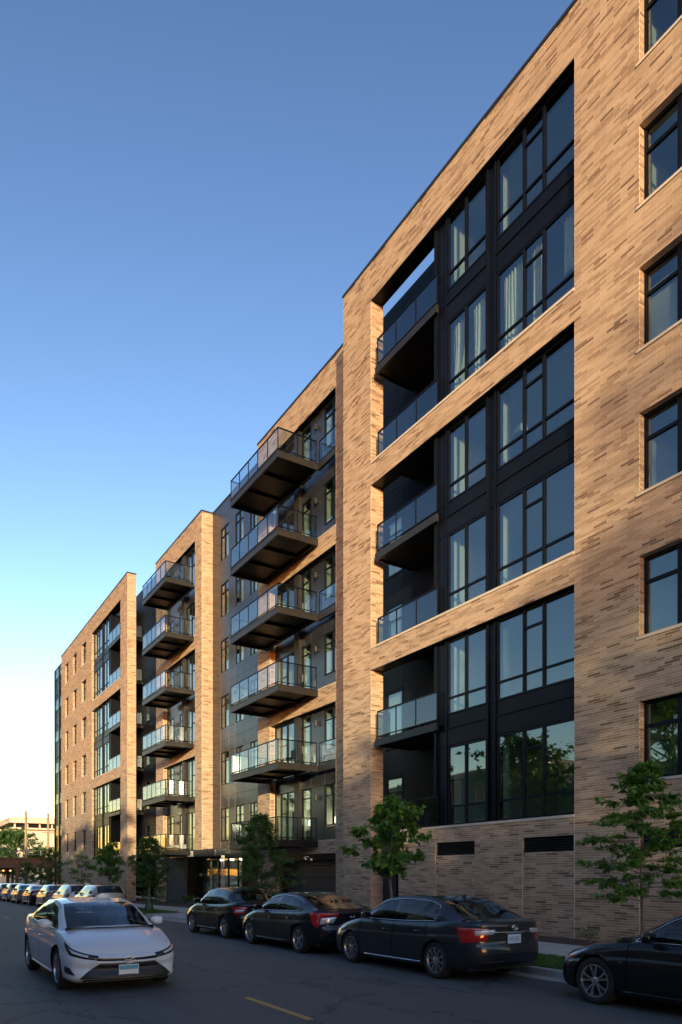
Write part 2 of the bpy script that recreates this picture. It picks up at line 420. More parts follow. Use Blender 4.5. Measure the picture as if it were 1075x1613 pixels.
WIN_N = [0]
def window(x, y0, y1, z0, z1, cols, fr=0.05, dep=0.10, mat='dark_metal', mul=0.055, sill=None, parent=None, name='window', glass='window_glass'):
    """framed window on the plane x; cols = [(ya, yb, [transom heights])] from near to far"""
    m = MB()
    m.box(x, x + dep, y0, y1, z0, z0 + fr); m.box(x, x + dep, y0, y1, z1 - fr, z1)
    m.box(x, x + dep, y0, y0 + fr, z0 + fr, z1 - fr); m.box(x, x + dep, y1 - fr, y1, z0 + fr, z1 - fr)
    cells = []
    for ci, (a, b, tr) in enumerate(cols):
        ia = a + (fr if ci == 0 else mul / 2); ib = b - (fr if ci == len(cols) - 1 else mul / 2)
        if ci: m.box(x - 0.012, x + dep - 0.02, a - mul / 2, a + mul / 2, z0 + fr, z1 - fr)
        zz = [z0 + fr] + list(tr) + [z1 - fr]
        for t in tr: m.box(x + 0.002, x + dep - 0.02, ia, ib, t - mul * 0.42, t + mul * 0.42)
        for j in range(len(zz) - 1):
            za = zz[j] + (mul * 0.42 if j else 0); zb = zz[j + 1] - (mul * 0.42 if j < len(zz) - 2 else 0)
            cells.append((ia, ib, za, zb))
    w = m.build(name, mat, parent or BLD)
    for (a, b, za, zb) in cells:
        g = MB(); g.box(x + 0.040, x + 0.052, a, b, za, zb); g.build('pane', glass, w)
    if sill:
        s = MB(); s.box(x - sill - 0.035, x + 0.02, y0 - 0.06, y1 + 0.06, z0 - 0.075, z0 - 0.002); s.build('sill', 'stone', w, bevel=0.006)
    return w
def panel(x, y0, y1, z0, z1, mat='panel_metal', t=0.03, gap=0.006):
    m = MB(); m.box(x, x + t, y0 + gap, y1 - gap, z0 + gap, z1 - gap); return m.build('metal_panel', mat, BLD, bevel=0.003)
def coping(x0, x1, y0, y1, z=ROOF):
    m = MB(); m.box(x0 - 0.04, x1, y0 - 0.03, y1 + 0.03, z, z + 0.10); part('coping', m, 'coping_metal', bevel=0.01)

# ---- block with the near facade
AX = 15.6
A0, A1 = 1.0, 24.64
BAY = (13.01, 22.68)
WROW = [(4.18, 6.14), (7.70, 9.69), (11.23, 13.22), (14.77, 16.78), (18.30, 20.30), (21.83, 23.85)]
hA = [(BAY[0], BAY[1], z, z + PH) for z in PAIR]
hA.append((20.90, BAY[1], -0.1, PAIR[0]))
for c in ((9.13, 11.04), (3.4, 5.3)):
    for (a, b) in WROW: hA.append((c[0], c[1], a, b))
LOUV = [(16.90, 18.83), (13.03, 14.89), (9.13, 11.04)]
hA_l = [(a, b, 2.50, 2.93) for (a, b) in LOUV]
hA_p = [(a, b, 0.1, 2.50) for (a, b) in LOUV]
lay(AX, 0, A0, A1, 0.10, ROOF, hA + hA_l + hA_p)
for (a, b) in LOUV: lay(AX + 0.025, 0, a + 0.012, b - 0.012, 0.10, 2.50)
for h in hA[4:] + hA_l: lay(h[1] - 0.011, 1, AX + 0.016, AX + 0.19, h[2], h[3])
for (a, b) in LOUV: pass
for h in hA[:3]: lay(h[1] - 0.011, 1, AX + 0.016, AX + 0.58, h[2], h[3])
lay(BAY[1] - 0.011, 1, AX + 0.016, AX + 0.58, 0.10, PAIR[0])
part('wall_core', backing(AX, A0, 18.9, 0, ROOF - 0.02, hA + hA_l + hA_p, 0.34), 'mortar')
part('wall_core', backing(AX, 18.9, A1, 0, ROOF - 0.02, hA, 0.575), 'mortar')
for (a, b) in LOUV: part('wall_core', MB().box(AX + 0.033, AX + 0.33, a, b, 0, 2.5), 'mortar')
coping(AX, AX + 0.62, A0, A1)
for k in range(3):                                            # dark lintel under each band, stone sill on top of the band below
    part('lintel', MB().box(AX + 0.02, AX + 0.57, BAY[0] + 0.005, BAY[1] - 0.013, PAIR[k] + PH - 0.014, PAIR[k] + PH - 0.002), 'dark_metal')
    s0 = BAY[1] - 0.02 if k else 20.88
    part('sill_course', MB().box(AX - 0.03, AX + 0.19, BAY[0] + 0.004, s0, PAIR[k] - 0.07, PAIR[k] + 0.012), 'stone', bevel=0.006)
for (a, b) in WROW:
    for (c0, c1) in ((9.13, 11.04), (3.4, 5.3)):
        mid = (c0 + c1) / 2
        window(AX + 0.19, c0, c1, a, b, [(c0, mid, [b - 0.62]), (mid, c1, [b - 0.62])], fr=0.075, mul=0.10, sill=0.19)
for (a, b) in LOUV:
    fr_ = MB(); fr_.box(AX + 0.05, AX + 0.16, a, b, 2.50, 2.53); fr_.box(AX + 0.05, AX + 0.16, a, b, 2.90, 2.93)
    fr_.box(AX + 0.17, AX + 0.20, a, b, 2.5, 2.93)
    lv = part('louvre_vent', fr_, 'dark_metal')
    for q in range(5):
        z = 2.555 + q * 0.072
        s = MB(); s.add([(AX + 0.045, a + 0.02, z), (AX + 0.045, b - 0.02, z), (AX + 0.145, b - 0.02, z + 0.05), (AX + 0.145, a + 0.02, z + 0.05),
                         (AX + 0.045, a + 0.02, z + 0.012), (AX + 0.045, b - 0.02, z + 0.012), (AX + 0.145, b - 0.02, z + 0.062), (AX + 0.145, a + 0.02, z + 0.062)],
                        [(0, 3, 2, 1), (4, 5, 6, 7), (0, 1, 5, 4), (1, 2, 6, 5), (2, 3, 7, 6), (3, 0, 4, 7)])
        s.build('slat', 'bronze_metal', lv)
# vertical movement joints
for y in (13.005,): part('movement_joint', MB().box(AX - 0.002, AX + 0.01, y - 0.009, y + 0.009, 0.1, PAIR[0] - 0.1), 'mortar')

# ---- glazed bays and loggias: A near, F far (mirrored)
def railing(pts, z, parent, post_every=1.15, skip_first_post=False, matg='guard_glass'):
    """posts, rails and glass panels along a path in plan"""
    m = MB(); z0, z1 = z + 0.09, z + 1.07
    panes = []
    for (p, q) in zip(pts[:-1], pts[1:]):
        d = Vector((q[0] - p[0], q[1] - p[1], 0)); L_ = d.length; d.normalize(); nrm = Vector((-d.y, d.x, 0)) * 0.02
        def bar(a, b, za, zb, w=0.02):
            nn = Vector((-d.y, d.x, 0)) * w
            A = Vector((p[0], p[1], 0)) + d * a; B = Vector((p[0], p[1], 0)) + d * b
            cs = [A - nn, B - nn, B + nn, A + nn]
            return [(c.x, c.y, za) for c in cs] + [(c.x, c.y, zb) for c in cs]
        bf = [(0, 3, 2, 1), (4, 5, 6, 7), (0, 1, 5, 4), (1, 2, 6, 5), (2, 3, 7, 6), (3, 0, 4, 7)]
        m.add(bar(-0.02, L_ + 0.02, z1 - 0.045, z1, 0.024), bf); m.add(bar(0.02, L_ - 0.02, z0, z0 + 0.035, 0.018), bf)
        n = max(1, round(L_ / post_every))
        for i in range(n + 1):
            t = L_ * i / n
            m.add(bar(t - 0.017, t + 0.017, z - 0.05, z1 - 0.045, 0.019), bf)
        for i in range(n):
            panes.append(bar(L_ * i / n + 0.021, L_ * (i + 1) / n - 0.021, z0 + 0.037, z1 - 0.047, 0.005))
    r_ = m.build('railing', 'dark_metal', parent)
    for v in panes:
        g = MB(); g.add(v, [(0, 3, 2, 1), (4, 5, 6, 7), (0, 1, 5, 4), (1, 2, 6, 5), (2, 3, 7, 6), (3, 0, 4, 7)])
        g.build('glass_panel', matg, parent)
    return r_

def glazed_bay(Mp_, X):
    """Mp maps the near block's own y to this block's y (identity or mirror)"""
    Mp = lambda y: Mp_(y * 0.9906 if 13.1 < y < 19.4 else y)
    def rng(a, b):
        p, q = Mp(a), Mp(b); return (min(p, q), max(p, q))
    xw = X + 0.20
    def win(cols, z0, z1):
        cs = sorted([(*rng(a, b), t) for (a, b, t) in cols])
        window(xw, cs[0][0], cs[-1][1], z0, z1, cs, fr=0.06, mul=0.075)
    for k, zb in enumerate(PAIR):
        zt = zb + PH
        for (a, b) in ((zb + 0.03, zb + 2.67), (zb + 3.72, zt - 0.015)):
            t = a + (0.62 if a < zb + 1 else 0.56)
            win([(16.72, 17.70, [t]), (17.70, 18.60, [t])], a, b)
            win([(13.05, 14.40, [t]), (14.40, 15.16, [t, b - 0.58]), (15.16, 16.28, [t])], a, b)
        for (a, b) in ((13.03, 16.30), (16.70, 18.62)):       # spandrels of two strips
            p, q = rng(a, b)
            panel(xw - 0.01, p, q, zb + 2.68, zb + 3.25, 'dark_metal', 0.05); panel(xw + 0.012, p, q, zb + 3.27, zb + 3.71, 'dark_metal', 0.05)
            fl = MB(); fl.box(xw - 0.05, xw + 0.04, p, q, zb + 3.245, zb + 3.275); part('ledge', fl, 'dark_metal')
        for (a, b, d0) in ((16.31, 16.37, -0.04), (16.64, 16.70, -0.04), (18.62, 18.68, -0.03), (19.15, 19.25, -0.05)):
            p, q = rng(a, b); part('fin', MB().box(xw + d0, xw + 0.3 if a < 19 else X + 1.85, p, q, zb + 0.014, zt - 0.016), 'dark_metal')
        for (a, b) in ((16.37, 16.64), (18.68, 19.15)):
            p, q = rng(a, b)
            for (za, zc) in ((zb + 0.02, zb + 2.68), (zb + 2.69, zb + 3.70), (zb + 3.71, zt - 0.02)): panel(xw + 0.03, p, q, za, zc, 'dark_metal', 0.05, 0.003)
    # loggias
    xb = X + 1.90
    p, q = rng(19.27, 25.9)
    for n in range(7):
        za = FL[n] if n < 6 else 24.7
        z0_ = FL[n - 1] if n else 0.1
        for (a, b) in ((19.27, 21.4), (21.4, 23.1), (24.32, 25.9)): panel(xb, *rng(a, b), z0_, (za if n < 6 else 25.2), 'dark_metal', 0.12, 0.004)
        if n < 6:
            if n > 3:
                panel(xb, *rng(23.1, 24.32), FL[n], FL[n] + FH - 0.01 if n < 5 else 25.2, 'dark_metal', 0.12, 0.004); continue
            panel(xb, *rng(23.1, 24.32), FL[n] + 2.42, FL[n] + FH - 0.01 if n < 5 else 25.2, 'dark_metal', 0.12, 0.004)
            a, b = rng(23.12, 24.30); mid = (a + b) / 2
            window(xb - 0.01, a, b, FL[n] + 0.04, FL[n] + 2.40, [(a, b, [FL[n] + 1.75])], fr=0.09, name='balcony_door')
    for n in range(6):
        z = FL[n]; odd = n % 2
        xf = X + (0.02 if odd else 0.045)
        sl = MB(); p, q = rng(19.26, 22.42)
        sl.box(xf + 0.10, xb - 0.004, p + 0.004, q - 0.004, z - 0.20, z - 0.03)
        if odd:
            p2, q2 = rng(18.98, 22.42); sl.box(xf, xf + 0.098, p2, q2, z - 0.26, z)
            e0, e1 = rng(22.34, 22.43); sl.box(xf + 0.10, xb - 0.05, e0 + (0.003 if Mp(1) > Mp(0) else 0), e1, z - 0.26, z + 0.002)
        b_ = part('loggia_balcony', sl, 'bronze_metal')
        if n == 0 and X < 15.7 and Mp(0) == 0: b_['label'] = 'lowest loggia balcony with glass guard above the street door'
        s_ = 0.06
        pts = [(xf + s_, Mp(19.0)), (xf + s_, Mp(22.32)), (xb - 0.06 if Mp(0) else xf + 0.62, Mp(22.32))]
        railing(pts, z, b_, 1.15)
glazed_bay(lambda y: y, AX)
part('street_door', MB().box(AX + 0.56, AX + 0.62, 20.92, 22.66, 0.12, 3.15), 'panel_metal', bevel=0.004)
part('door_frame', MB().box(AX + 0.50, AX + 0.555, 21.62, 21.70, 0.12, 3.14), 'dark_metal')
F_SH = 57.95 + 22.68
glazed_bay(lambda y: F_SH - y, AX)

# ---- recessed brick frames with projecting balconies: B and D (mirrored)
BX = 17.0
hB = [(27.49, 34.13, z, z + PH) for z in PAIR] + [(27.49, 33.62, -0.4, 2.85)]
lay(BX, 0, 25.9, 35.57, 0.10 - 3 * CH, ROOF, hB)
for h in hB: lay(h[1] - 0.011, 1, BX + 0.016, BX + 0.29, h[2], h[3])
part('wall_core', backing(BX, 25.9, 35.57, -0.3, ROOF - 0.02, hB, 0.32), 'mortar')
coping(BX, BX + 0.4, 25.9, 35.57)
D0, D1 = 43.9, 53.28
MD = lambda y: 45.10 + (34.13 - y) * (6.55 / 6.64)
hD = [(45.10, 51.65, z, z + PH) for z in PAIR]
lay(BX, 0, D0, D1, 3.50, ROOF, hD); lay(BX, 0, 51.65, D1, 0.10 - 6 * CH, 3.50)
for h in hD: lay(h[1] - 0.011, 1, BX + 0.016, BX + 0.29, h[2], h[3])
lay(D0, 1, BX + 0.016, BX + 0.75, 3.50, ROOF); lay(51.65, 1, BX + 0.016, BX + 0.6, 0.10 - 6 * CH, 3.15)
part('wall_core', backing(BX, D0, D1, 3.45, ROOF - 0.02, hD, 0.32), 'mortar')
part('wall_core', MB().box(BX + 0.01, BX + 0.6, 51.66, D1, -0.6, 3.45), 'mortar')
part('wall_core', MB().box(BX + 0.33, BX + 0.76, D0 + 0.01, 45.0, 3.45, ROOF - 0.02), 'mortar')
coping(BX, BX + 0.8, D0, D1)

def infill(Mp, X):
    def rng(a, b):
        p, q = Mp(a), Mp(b); return (min(p, q), max(p, q))
    def win(cols, z0, z1, **k):
        cs = sorted([(*rng(a, b), t) for (a, b, t) in cols])
        return window(xw, cs[0][0], cs[-1][1], z0, z1, cs, fr=0.05, mul=0.06, **k)
    xw = X + 0.30
    for n in range(6):
        z = FL[n]; top = z + (2.70 if n % 2 else FH)
        zt = z + 2.62
        win([(31.70, 32.70, []), (32.70, 33.40, [z + 1.55]), (33.40, 34.11, [])], z + 0.04, zt)
        d = win([(30.28, 31.14, [z + 2.12])], z + 0.03, zt - 0.04, name='balcony_door')
        hd = MB(); p, _ = rng(30.98, 31.02); hd.box(xw - 0.06, xw - 0.03, p, p + 0.03, z + 0.85, z + 1.2); hd.build('handle', 'aluminium', d)
        win([(27.52, 28.22, [z + 2.1]), (28.22, 28.98, [z + 2.1])], z + 0.68, zt)
        p, q = rng(31.16, 31.68); part('fin', MB().box(xw - 0.16, xw + 0.1, p, q, z + 0.01, top - 0.012), 'bronze_metal')
        panel(xw + 0.02, *rng(29.0, 30.26), z + 0.01, zt, 'panel_metal', 0.06)
        panel(xw + 0.02, *rng(27.5, 28.99), z + 0.01, z + 0.67, 'panel_metal', 0.06)
        if top - zt > 0.03:
            for (a, b) in ((27.5, 28.99), (28.99, 30.27), (30.27, 31.15), (31.69, 34.12)): panel(xw + 0.02, *rng(a, b), zt + 0.004, top - 0.012, 'panel_metal', 0.06)
        l = MB(); ly = Mp(29.62); l.lathe([(z + 1.95, 0.0), (z + 1.95, 0.065), (z + 2.20, 0.065), (z + 2.20, 0.0)], (xw - 0.10, ly, 0), 'z', 14)
        l.box(xw - 0.05, xw + 0.018, ly - 0.04, ly + 0.04, z + 2.02, z + 2.13); part('wall_lamp', l, 'bronze_metal')
    for k in range(3):
        p, q = rng(27.49, 34.13)
        part('sill_course', MB().box(X - 0.03, xw - 0.004, p + 0.004, q - 0.013, PAIR[k] - 0.07, PAIR[k] - 0.02), 'stone', bevel=0.005)
        part('lintel', MB().box(X + 0.02, xw - 0.004, p + 0.005, q - 0.013, PAIR[k] + PH - 0.014, PAIR[k] + PH - 0.002), 'dark_metal')
infill(lambda y: y, BX); infill(MD, BX)

def balcony(x0, x1, y0, y1, z, near_extra=None):
    m = MB()
    m.box(x0, x0 + 0.09, y0, y1, z - 0.30, z)                                   # channel edge beams
    m.box(x0 + 0.091, x1, y0, y0 + 0.09, z - 0.30, z); m.box(x0 + 0.091, x1, y1 - 0.09, y1, z - 0.30, z)
    m.box(x0 - 0.02, x0 - 0.001, y0 - 0.02, y1 + 0.02, z - 0.02, z + 0.012); m.box(x0, x1, y0 - 0.02, y0 - 0.001, z - 0.02, z + 0.012)
    b_ = part('balcony', m, 'bronze_metal')
    MB().box(x0 + 0.092, x1, y0 + 0.092, y1 - 0.092, z - 0.16, z - 0.01).build('deck', 'dark_metal', b_)
    jo = MB()
    for t in (0.33, 0.66): jo.box(x0 + 0.093, x1 - 0.01, y0 + (y1 - y0) * t - 0.05, y0 + (y1 - y0) * t + 0.05, z - 0.27, z - 0.161)
    jo.box(x1 - 0.2, x1 - 0.02, y0 + 0.093, y1 - 0.093, z - 0.28, z - 0.272); jo.build('joist', 'dark_metal', b_)
    railing([(x1 - 0.08, y0 + 0.035), (x0 + 0.035, y0 + 0.035), (x0 + 0.035, y1 - 0.035), (x1 - 0.08, y1 - 0.035)], z, b_, 1.05)
    if near_extra:
        railing([(x1 + 0.06, near_extra), (x1 + 0.06, y0 - 0.05)], z, b_, 1.5)
        m2 = MB(); m2.box(x1 - 0.02, x1 + 0.11, near_extra, y0 - 0.005, z - 0.30, z - 0.01); m2.build('floor_edge', 'bronze_metal', b_)
    return b_
for n in range(6):
    balcony(14.87, BX - 0.01, 29.05, 34.40, FL[n] - 0.02, 27.52 if n % 2 else None)
    balcony(15.05, BX - 0.01, 45.28, 50.25, FL[n] - 0.02)

# ---- dark metal link C
CX = 17.75
cc = [(37.26, 38.20), (39.09, 40.29), (41.30, 42.56)]
edges = [35.60, 37.26, 38.20, 39.09, 40.29, 41.30, 42.56, 43.88]
part('wall_core', backing(CX, 35.3, 44.2, 2.9, ROOF - 0.3, [(a, b, FL[n] + 0.52, FL[n] + 2.56) for (a, b) in cc for n in range(6)], 0.3, 0.05), 'dark_metal')
for n in range(6):
    z = FL[n]; w0, w1 = z + 0.52, z + 2.56
    for i in range(7):
        a, b = edges[i], edges[i + 1]
        zt = (FL[n + 1] + 0.52) if n < 5 else ROOF
        if (a, b) in cc:
            mid = (a + b) / 2
            window(CX + 0.02, a, b, w0, w1, [(a, mid, [w1 - 0.55]), (mid, b, [w1 - 0.55])], fr=0.05, mul=0.05)
        else: panel(CX, a, b, w0, w1)
        panel(CX, a, b, w1, (w1 + zt) / 2); panel(CX, a, b, (w1 + zt) / 2, zt)
for i in range(7): panel(CX, edges[i], edges[i + 1], 3.46, FL[0] + 0.52)
coping(CX, CX + 0.4, 35.6, 43.86, ROOF - 0.03)

# ---- far block F and glazed corner G
FX = AX; F0, F1 = 55.96, 81.29
FW = [(69.79, 71.64), (73.85, 75.60), (77.73, 79.31)]
hF = [(57.95, 67.61, z, z + PH) for z in PAIR]
for c in FW:
    for (a, b) in WROW: hF.append((c[0], c[1], a, b))
lF = [(72.2, 74.3, 2.5, 2.93), (60.5, 62.4, 2.5, 2.93)]
lay(FX, 0, F0, F1, 0.10 - 10 * CH, ROOF, hF + lF)
for h in hF[:3]: lay(h[1] - 0.011, 1, FX + 0.016, FX + 0.34, h[2], h[3])
for h in hF[3:]: lay(h[1] - 0.011, 1, FX + 0.016, FX + 0.19, h[2], h[3])
lay(F0, 1, FX + 0.016, FX + 0.68, 0.10 - 10 * CH, ROOF)
part('wall_core', backing(FX, F0, 61.3, -0.9, ROOF - 0.02, hF + lF, 0.675), 'mortar')
part('wall_core', backing(FX, 61.3, F1, -0.9, ROOF - 0.02, hF + lF, 0.34), 'mortar')
coping(FX, FX + 0.7, F0, F1)
for (a, b) in WROW:
    for (c0, c1) in FW:
        mid = (c0 + c1) / 2
        window(FX + 0.19, c0, c1, a, b, [(c0, mid, [b - 0.62]), (mid, c1, [b - 0.62])], fr=0.07, mul=0.09, sill=0.19)
for h in lF:
    lv = part('louvre_vent', MB().box(FX + 0.12, FX + 0.16, h[0], h[1], h[2], h[3]), 'dark_metal')
    for q in range(4): MB().box(FX + 0.05, FX + 0.119, h[0] + 0.01, h[1] - 0.01, h[2] + 0.05 + q * 0.1, h[2] + 0.075 + q * 0.1).build('slat', 'bronze_metal', lv)
for k in range(3):
    part('sill_course', MB().box(FX - 0.03, FX + 0.19, 57.97, 67.59, PAIR[k] - 0.07, PAIR[k] + 0.012), 'stone')
    part('lintel', MB().box(FX + 0.02, FX + 0.57, 57.96, 67.59, PAIR[k] + PH - 0.014, PAIR[k] + PH - 0.002), 'dark_metal')
GX = FX + 0.30
for n in range(6):
    z = FL[n]
    for (a, b) in ((81.40, 83.85), (83.85, 86.27)):
        window(GX, a + 0.05, b - 0.05, z + 0.35, z + 2.75, [(a + 0.05, (a + b) / 2, [z + 0.95]), ((a + b) / 2, b - 0.05, [z + 0.95])])
        panel(GX - 0.01, a, b, z + 2.76, z + 3.30, 'panel_metal', 0.06); panel(GX + 0.01, a, b, z + 3.31, z + FH + 0.34 if n < 5 else 24.95, 'panel_metal', 0.06)
for y in (81.35, 83.85, 86.25): part('fin', MB().box(GX - 0.1, GX + 0.25, y - 0.05, y + 0.05, -0.9, 24.95), 'dark_metal')
part('wall_core', MB().box(GX + 0.02, GX + 0.3, 81.4, 86.2, -0.9, FL[0] + 0.34), 'dark_metal')
part('wall_core', MB().box(GX + 0.1, 22, 86.27, 86.6, -0.9, 24.95), 'dark_metal')
coping(GX, GX + 0.4, 81.36, 86.4, 24.96)

# ---- link E between D and F
part('wall_core', MB().box(18.45, 18.7, 53.0, 56.5, -0.6, ROOF - 0.6), 'dark_metal')
for n in range(6):
    panel(18.40, 53.3, 54.7, FL[n], FL[n] + FH - 0.01); panel(18.40, 54.7, 56.4, FL[n], FL[n] + FH - 0.01)
part('wall_core', MB().box(BX + 0.33, 18.5, 53.0, 53.27, -0.6, ROOF - 0.1), 'dark_metal')

# ---- ground floor: canopy, entrance, garage
cn = MB(); cn.box(16.78, 18.4, 41.10, 49.4, 3.02, 3.44)
CANOPY = part('canopy', cn, 'panel_metal', bevel=0.01)
MB().box(16.765, 16.779, 41.08, 49.42, 3.40, 3.46).build('drip_edge', 'coping_metal', CANOPY)
# house number, raised digits on the canopy front
def digit(poly_list, y, z, s):
    m = MB()
    for (a, b, c_, d) in poly_list: m.box(16.742, 16.777, y - c_ * s, y - a * s, z + b * s, z + d * s)
    m.build('house_number', 'white_plastic', CANOPY)
ONE = [(0.40, 0, 0.60, 1.0), (0.22, 0.80, 0.40, 0.92), (0.2, 0, 0.4, 0.12), (0.6, 0, 0.8, 0.12)]
SEV = [(0.10, 0.86, 0.75, 1.0), (0.56, 0.45, 0.75, 0.86), (0.40, 0.0, 0.58, 0.45)]
ZER = [(0.10, 0.10, 0.28, 0.90), (0.58, 0.10, 0.76, 0.90), (0.10, 0.90, 0.76, 1.0), (0.10, 0.0, 0.76, 0.10)]
yy = 46.05
for dg in (ONE, SEV, ZER, ONE): digit(dg, yy, 3.05, 0.36); yy -= 0.31
# entrance glazing behind the canopy
EX = 18.05
part('dark_block_wall', MB().box(BX + 0.25, BX + 0.5, 47.9, 51.60, -0.5, 3.015), 'dark_block')
for r_ in range(-2, 15):
    for c_ in range(9):
        y0_ = 47.92 + c_ * 0.406 + (r_ % 2) * 0.203
        if y0_ + 0.39 < 51.58:
            MB().box(BX + 0.235, BX + 0.26, y0_, y0_ + 0.396, 0.10 + r_ * 0.194, 0.10 + r_ * 0.194 + 0.184).build('block', 'dark_block', BLD)
for (a, b, nm) in ((46.45, 47.85, 'window'), (45.10, 46.43, 'window'), (43.70, 45.08, 'entrance_door'), (42.1, 43.68, 'window'), (40.6, 42.08, 'window')):
    w_ = window(EX, a, b, 0.12, 3.0, [(a, b, [2.30] if nm == 'entrance_door' else [])], fr=0.05 if nm == 'window' else 0.11, mat='dark_metal' if nm == 'window' else 'aluminium', name=nm)
    if nm == 'entrance_door':
        MB().tube([(EX - 0.06, a + 0.2, 0.9), (EX - 0.06, a + 0.2, 1.5)], 0.015).build('handle', 'aluminium', w_)
part('wall_core', MB().box(18.3, 18.6, 33.5, 40.55, 0.05, 3.4), 'dark_metal')
for y in (40.45, 40.15): part('downpipe', MB().tube([(16.95, y, 0.1), (16.95, y, 3.015)], 0.045), 'aluminium')
part('ceiling_panel', MB().box(17.02, 18.6, 27.5, 40.5, 2.93, 3.1), 'dark_metal')
gd = part('garage_door', MB().box(17.62, 17.68, 27.3, 33.9, -0.1, 2.92), 'dark_metal')
for i in range(5): MB().box(17.585, 17.619, 27.5, 33.6, -0.02 + i * 0.58, -0.02 + i * 0.58 + 0.555).build('door_panel', 'panel_metal', gd, bevel=0.008)
part('lintel', MB().box(BX + 0.02, 17.58, 27.495, 33.60, 2.55, 2.838), 'dark_metal')

# ---- interiors seen through the glass
def slabs(x0, x1, y0, y1, tops):
    for z in tops:
        part('floor_slab', MB().box(x0, x1, y0, y1, z - 0.30, z - 0.012), 'ceiling_paint')
tops = FL + [24.62]
slabs(AX + 0.345, 21.2, A0, 18.9, tops); slabs(BX + 0.42, 21.2, 26.2, 35.3, tops); slabs(CX + 0.32, 21.2, 35.31, 44.2, tops)
slabs(BX + 0.8, 21.2, 44.21, 53.0, tops); slabs(AX + 0.345, 21.2, 61.8, 86.2, tops)
part('interior_wall', MB().box(21.2, 21.5, A0, 86.3, 0, 24.7), 'interior_paint')
def partition(x0, y, t=0.14):
    part('interior_wall', MB().box(x0, 21.19, y, y + t, 3.2, 24.3), 'interior_paint')
for y in (18.45, 11.3): partition(AX + 0.35, y)
for n_ in range(6): part('interior_wall', MB().box(AX + 0.35, AX + 0.9, 16.28, 16.42, FL[n_] + 0.01, FL[n_] + 3.2), 'interior_paint')
part('interior_wall', MB().box(AX + 1.92 + 0.12, 21.19, 19.12, 26.1, 0.1, 24.3), 'interior_paint')
for y in (34.3, 31.35, 29.1): partition(BX + 0.43, y)
for y in (42.7, 40.6, 38.5, 36.0): partition(CX + 0.33, y)
for y in (51.8, 48.1, 45.9): partition(BX + 0.81, y)
for y in (61.9, 64.2, 67.7, 72.5, 76.6, 80.9, 83.8): partition(AX + 0.35, y)
part('wall_core', MB().box(AX + 0.35, 21.5, A0 - 0.2, A0, 0, ROOF - 0.3), 'mortar')
part('roof_deck', MB().box(17.9, 21.5, A0, 86.3, 24.70, 24.8), 'roof_felt')
# lobby
part('lobby_floor', MB().box(18.2, 21.1, 40.6, 47.9, 0.05, 0.11), 'wood_floor')

# ---- bricks: the 300 that show largest are pieces of their own, the rest one mesh per wall side
B = np.array(BRK, dtype=np.float64)
n = len(B)
t_ = NR.uniform(0, 1, n); tone = np.where(t_ < 0.60, NR.uniform(0, 0.55, n), np.where(t_ < 0.925, NR.uniform(0.52, 0.74, n), NR.uniform(0.78, 0.95, n)))
s_, c_ = math.sin(TH), math.cos(TH)
cy = (B[:, 2] + B[:, 3]) / 2; cz = (B[:, 4] + B[:, 5]) / 2; cx = (B[:, 0] + B[:, 1]) / 2
dep = cx * s_ + cy * c_; u = (cx * c_ - cy * s_) / dep; px = 537.5 + 1130 * u; py = 1378 - 1130 * (cz - CAM_H) / dep
cand = np.where((B[:, 6] == 0) & (cx < 15.7) & (px < 1066) & (px > 700) & (py > 12) & (py < 1195) & (B[:, 3] - B[:, 2] > 0.38))[0]
near = cand[np.argsort(dep[cand])][:300]
mask = np.ones(n, bool); mask[near] = False
def brick_mesh(name, Bx, tn):
    x0, x1, y0, y1, z0, z1 = (Bx[:, i] for i in range(6))
    V = np.stack([np.c_[x0, y0, z0], np.c_[x1, y0, z0], np.c_[x1, y1, z0], np.c_[x0, y1, z0], np.c_[x0, y0, z1], np.c_[x1, y0, z1], np.c_[x1, y1, z1], np.c_[x0, y1, z1]], 1).reshape(-1, 3)
    q = np.array([(0, 3, 2, 1), (4, 5, 6, 7), (0, 1, 5, 4), (2, 3, 7, 6), (3, 0, 4, 7), (1, 2, 6, 5)])
    F = (np.arange(len(Bx))[:, None, None] * 8 + q[None]).reshape(-1, 4)
    return np_mesh(name, V, F, np.repeat(tn, 6))
for nm, sel in (('near block', (cx < 16.5) & (cy < 25)), ('recessed blocks', (cx > 16.5) & (cy < 55.5)), ('far block', (cy > 55.5))):
    idx = np.where(mask & sel)[0]
    o = link('brickwork', brick_mesh('brickwork', B[idx], tone[idx]), 'brick', BLD); o['kind'] = 'stuff'
protos = []
L0 = BP - 0.010; H0 = CH - 0.010
for i in range(10):
    tn = [0.05, 0.2, 0.3, 0.42, 0.5, 0.6, 0.72, 0.85, 0.93, 0.1][i]
    protos.append(brick_mesh('brick', np.array([[0, 0.014, -L0 / 2, L0 / 2, -H0 / 2, H0 / 2]]), np.array([tn]))); protos[-1].materials.append(MATS['brick'])
pt = np.array([0.05, 0.2, 0.3, 0.42, 0.5, 0.6, 0.72, 0.85, 0.93, 0.1])
for i in near:
    o = bpy.data.objects.new('brick', protos[int(np.argmin(np.abs(pt - tone[i])))]); COL.objects.link(o); attach(o, BLD)
    o.location = (B[i, 0], cy[i], cz[i]); o.scale = (1, (B[i, 3] - B[i, 2]) / L0, (B[i, 5] - B[i, 4]) / H0)

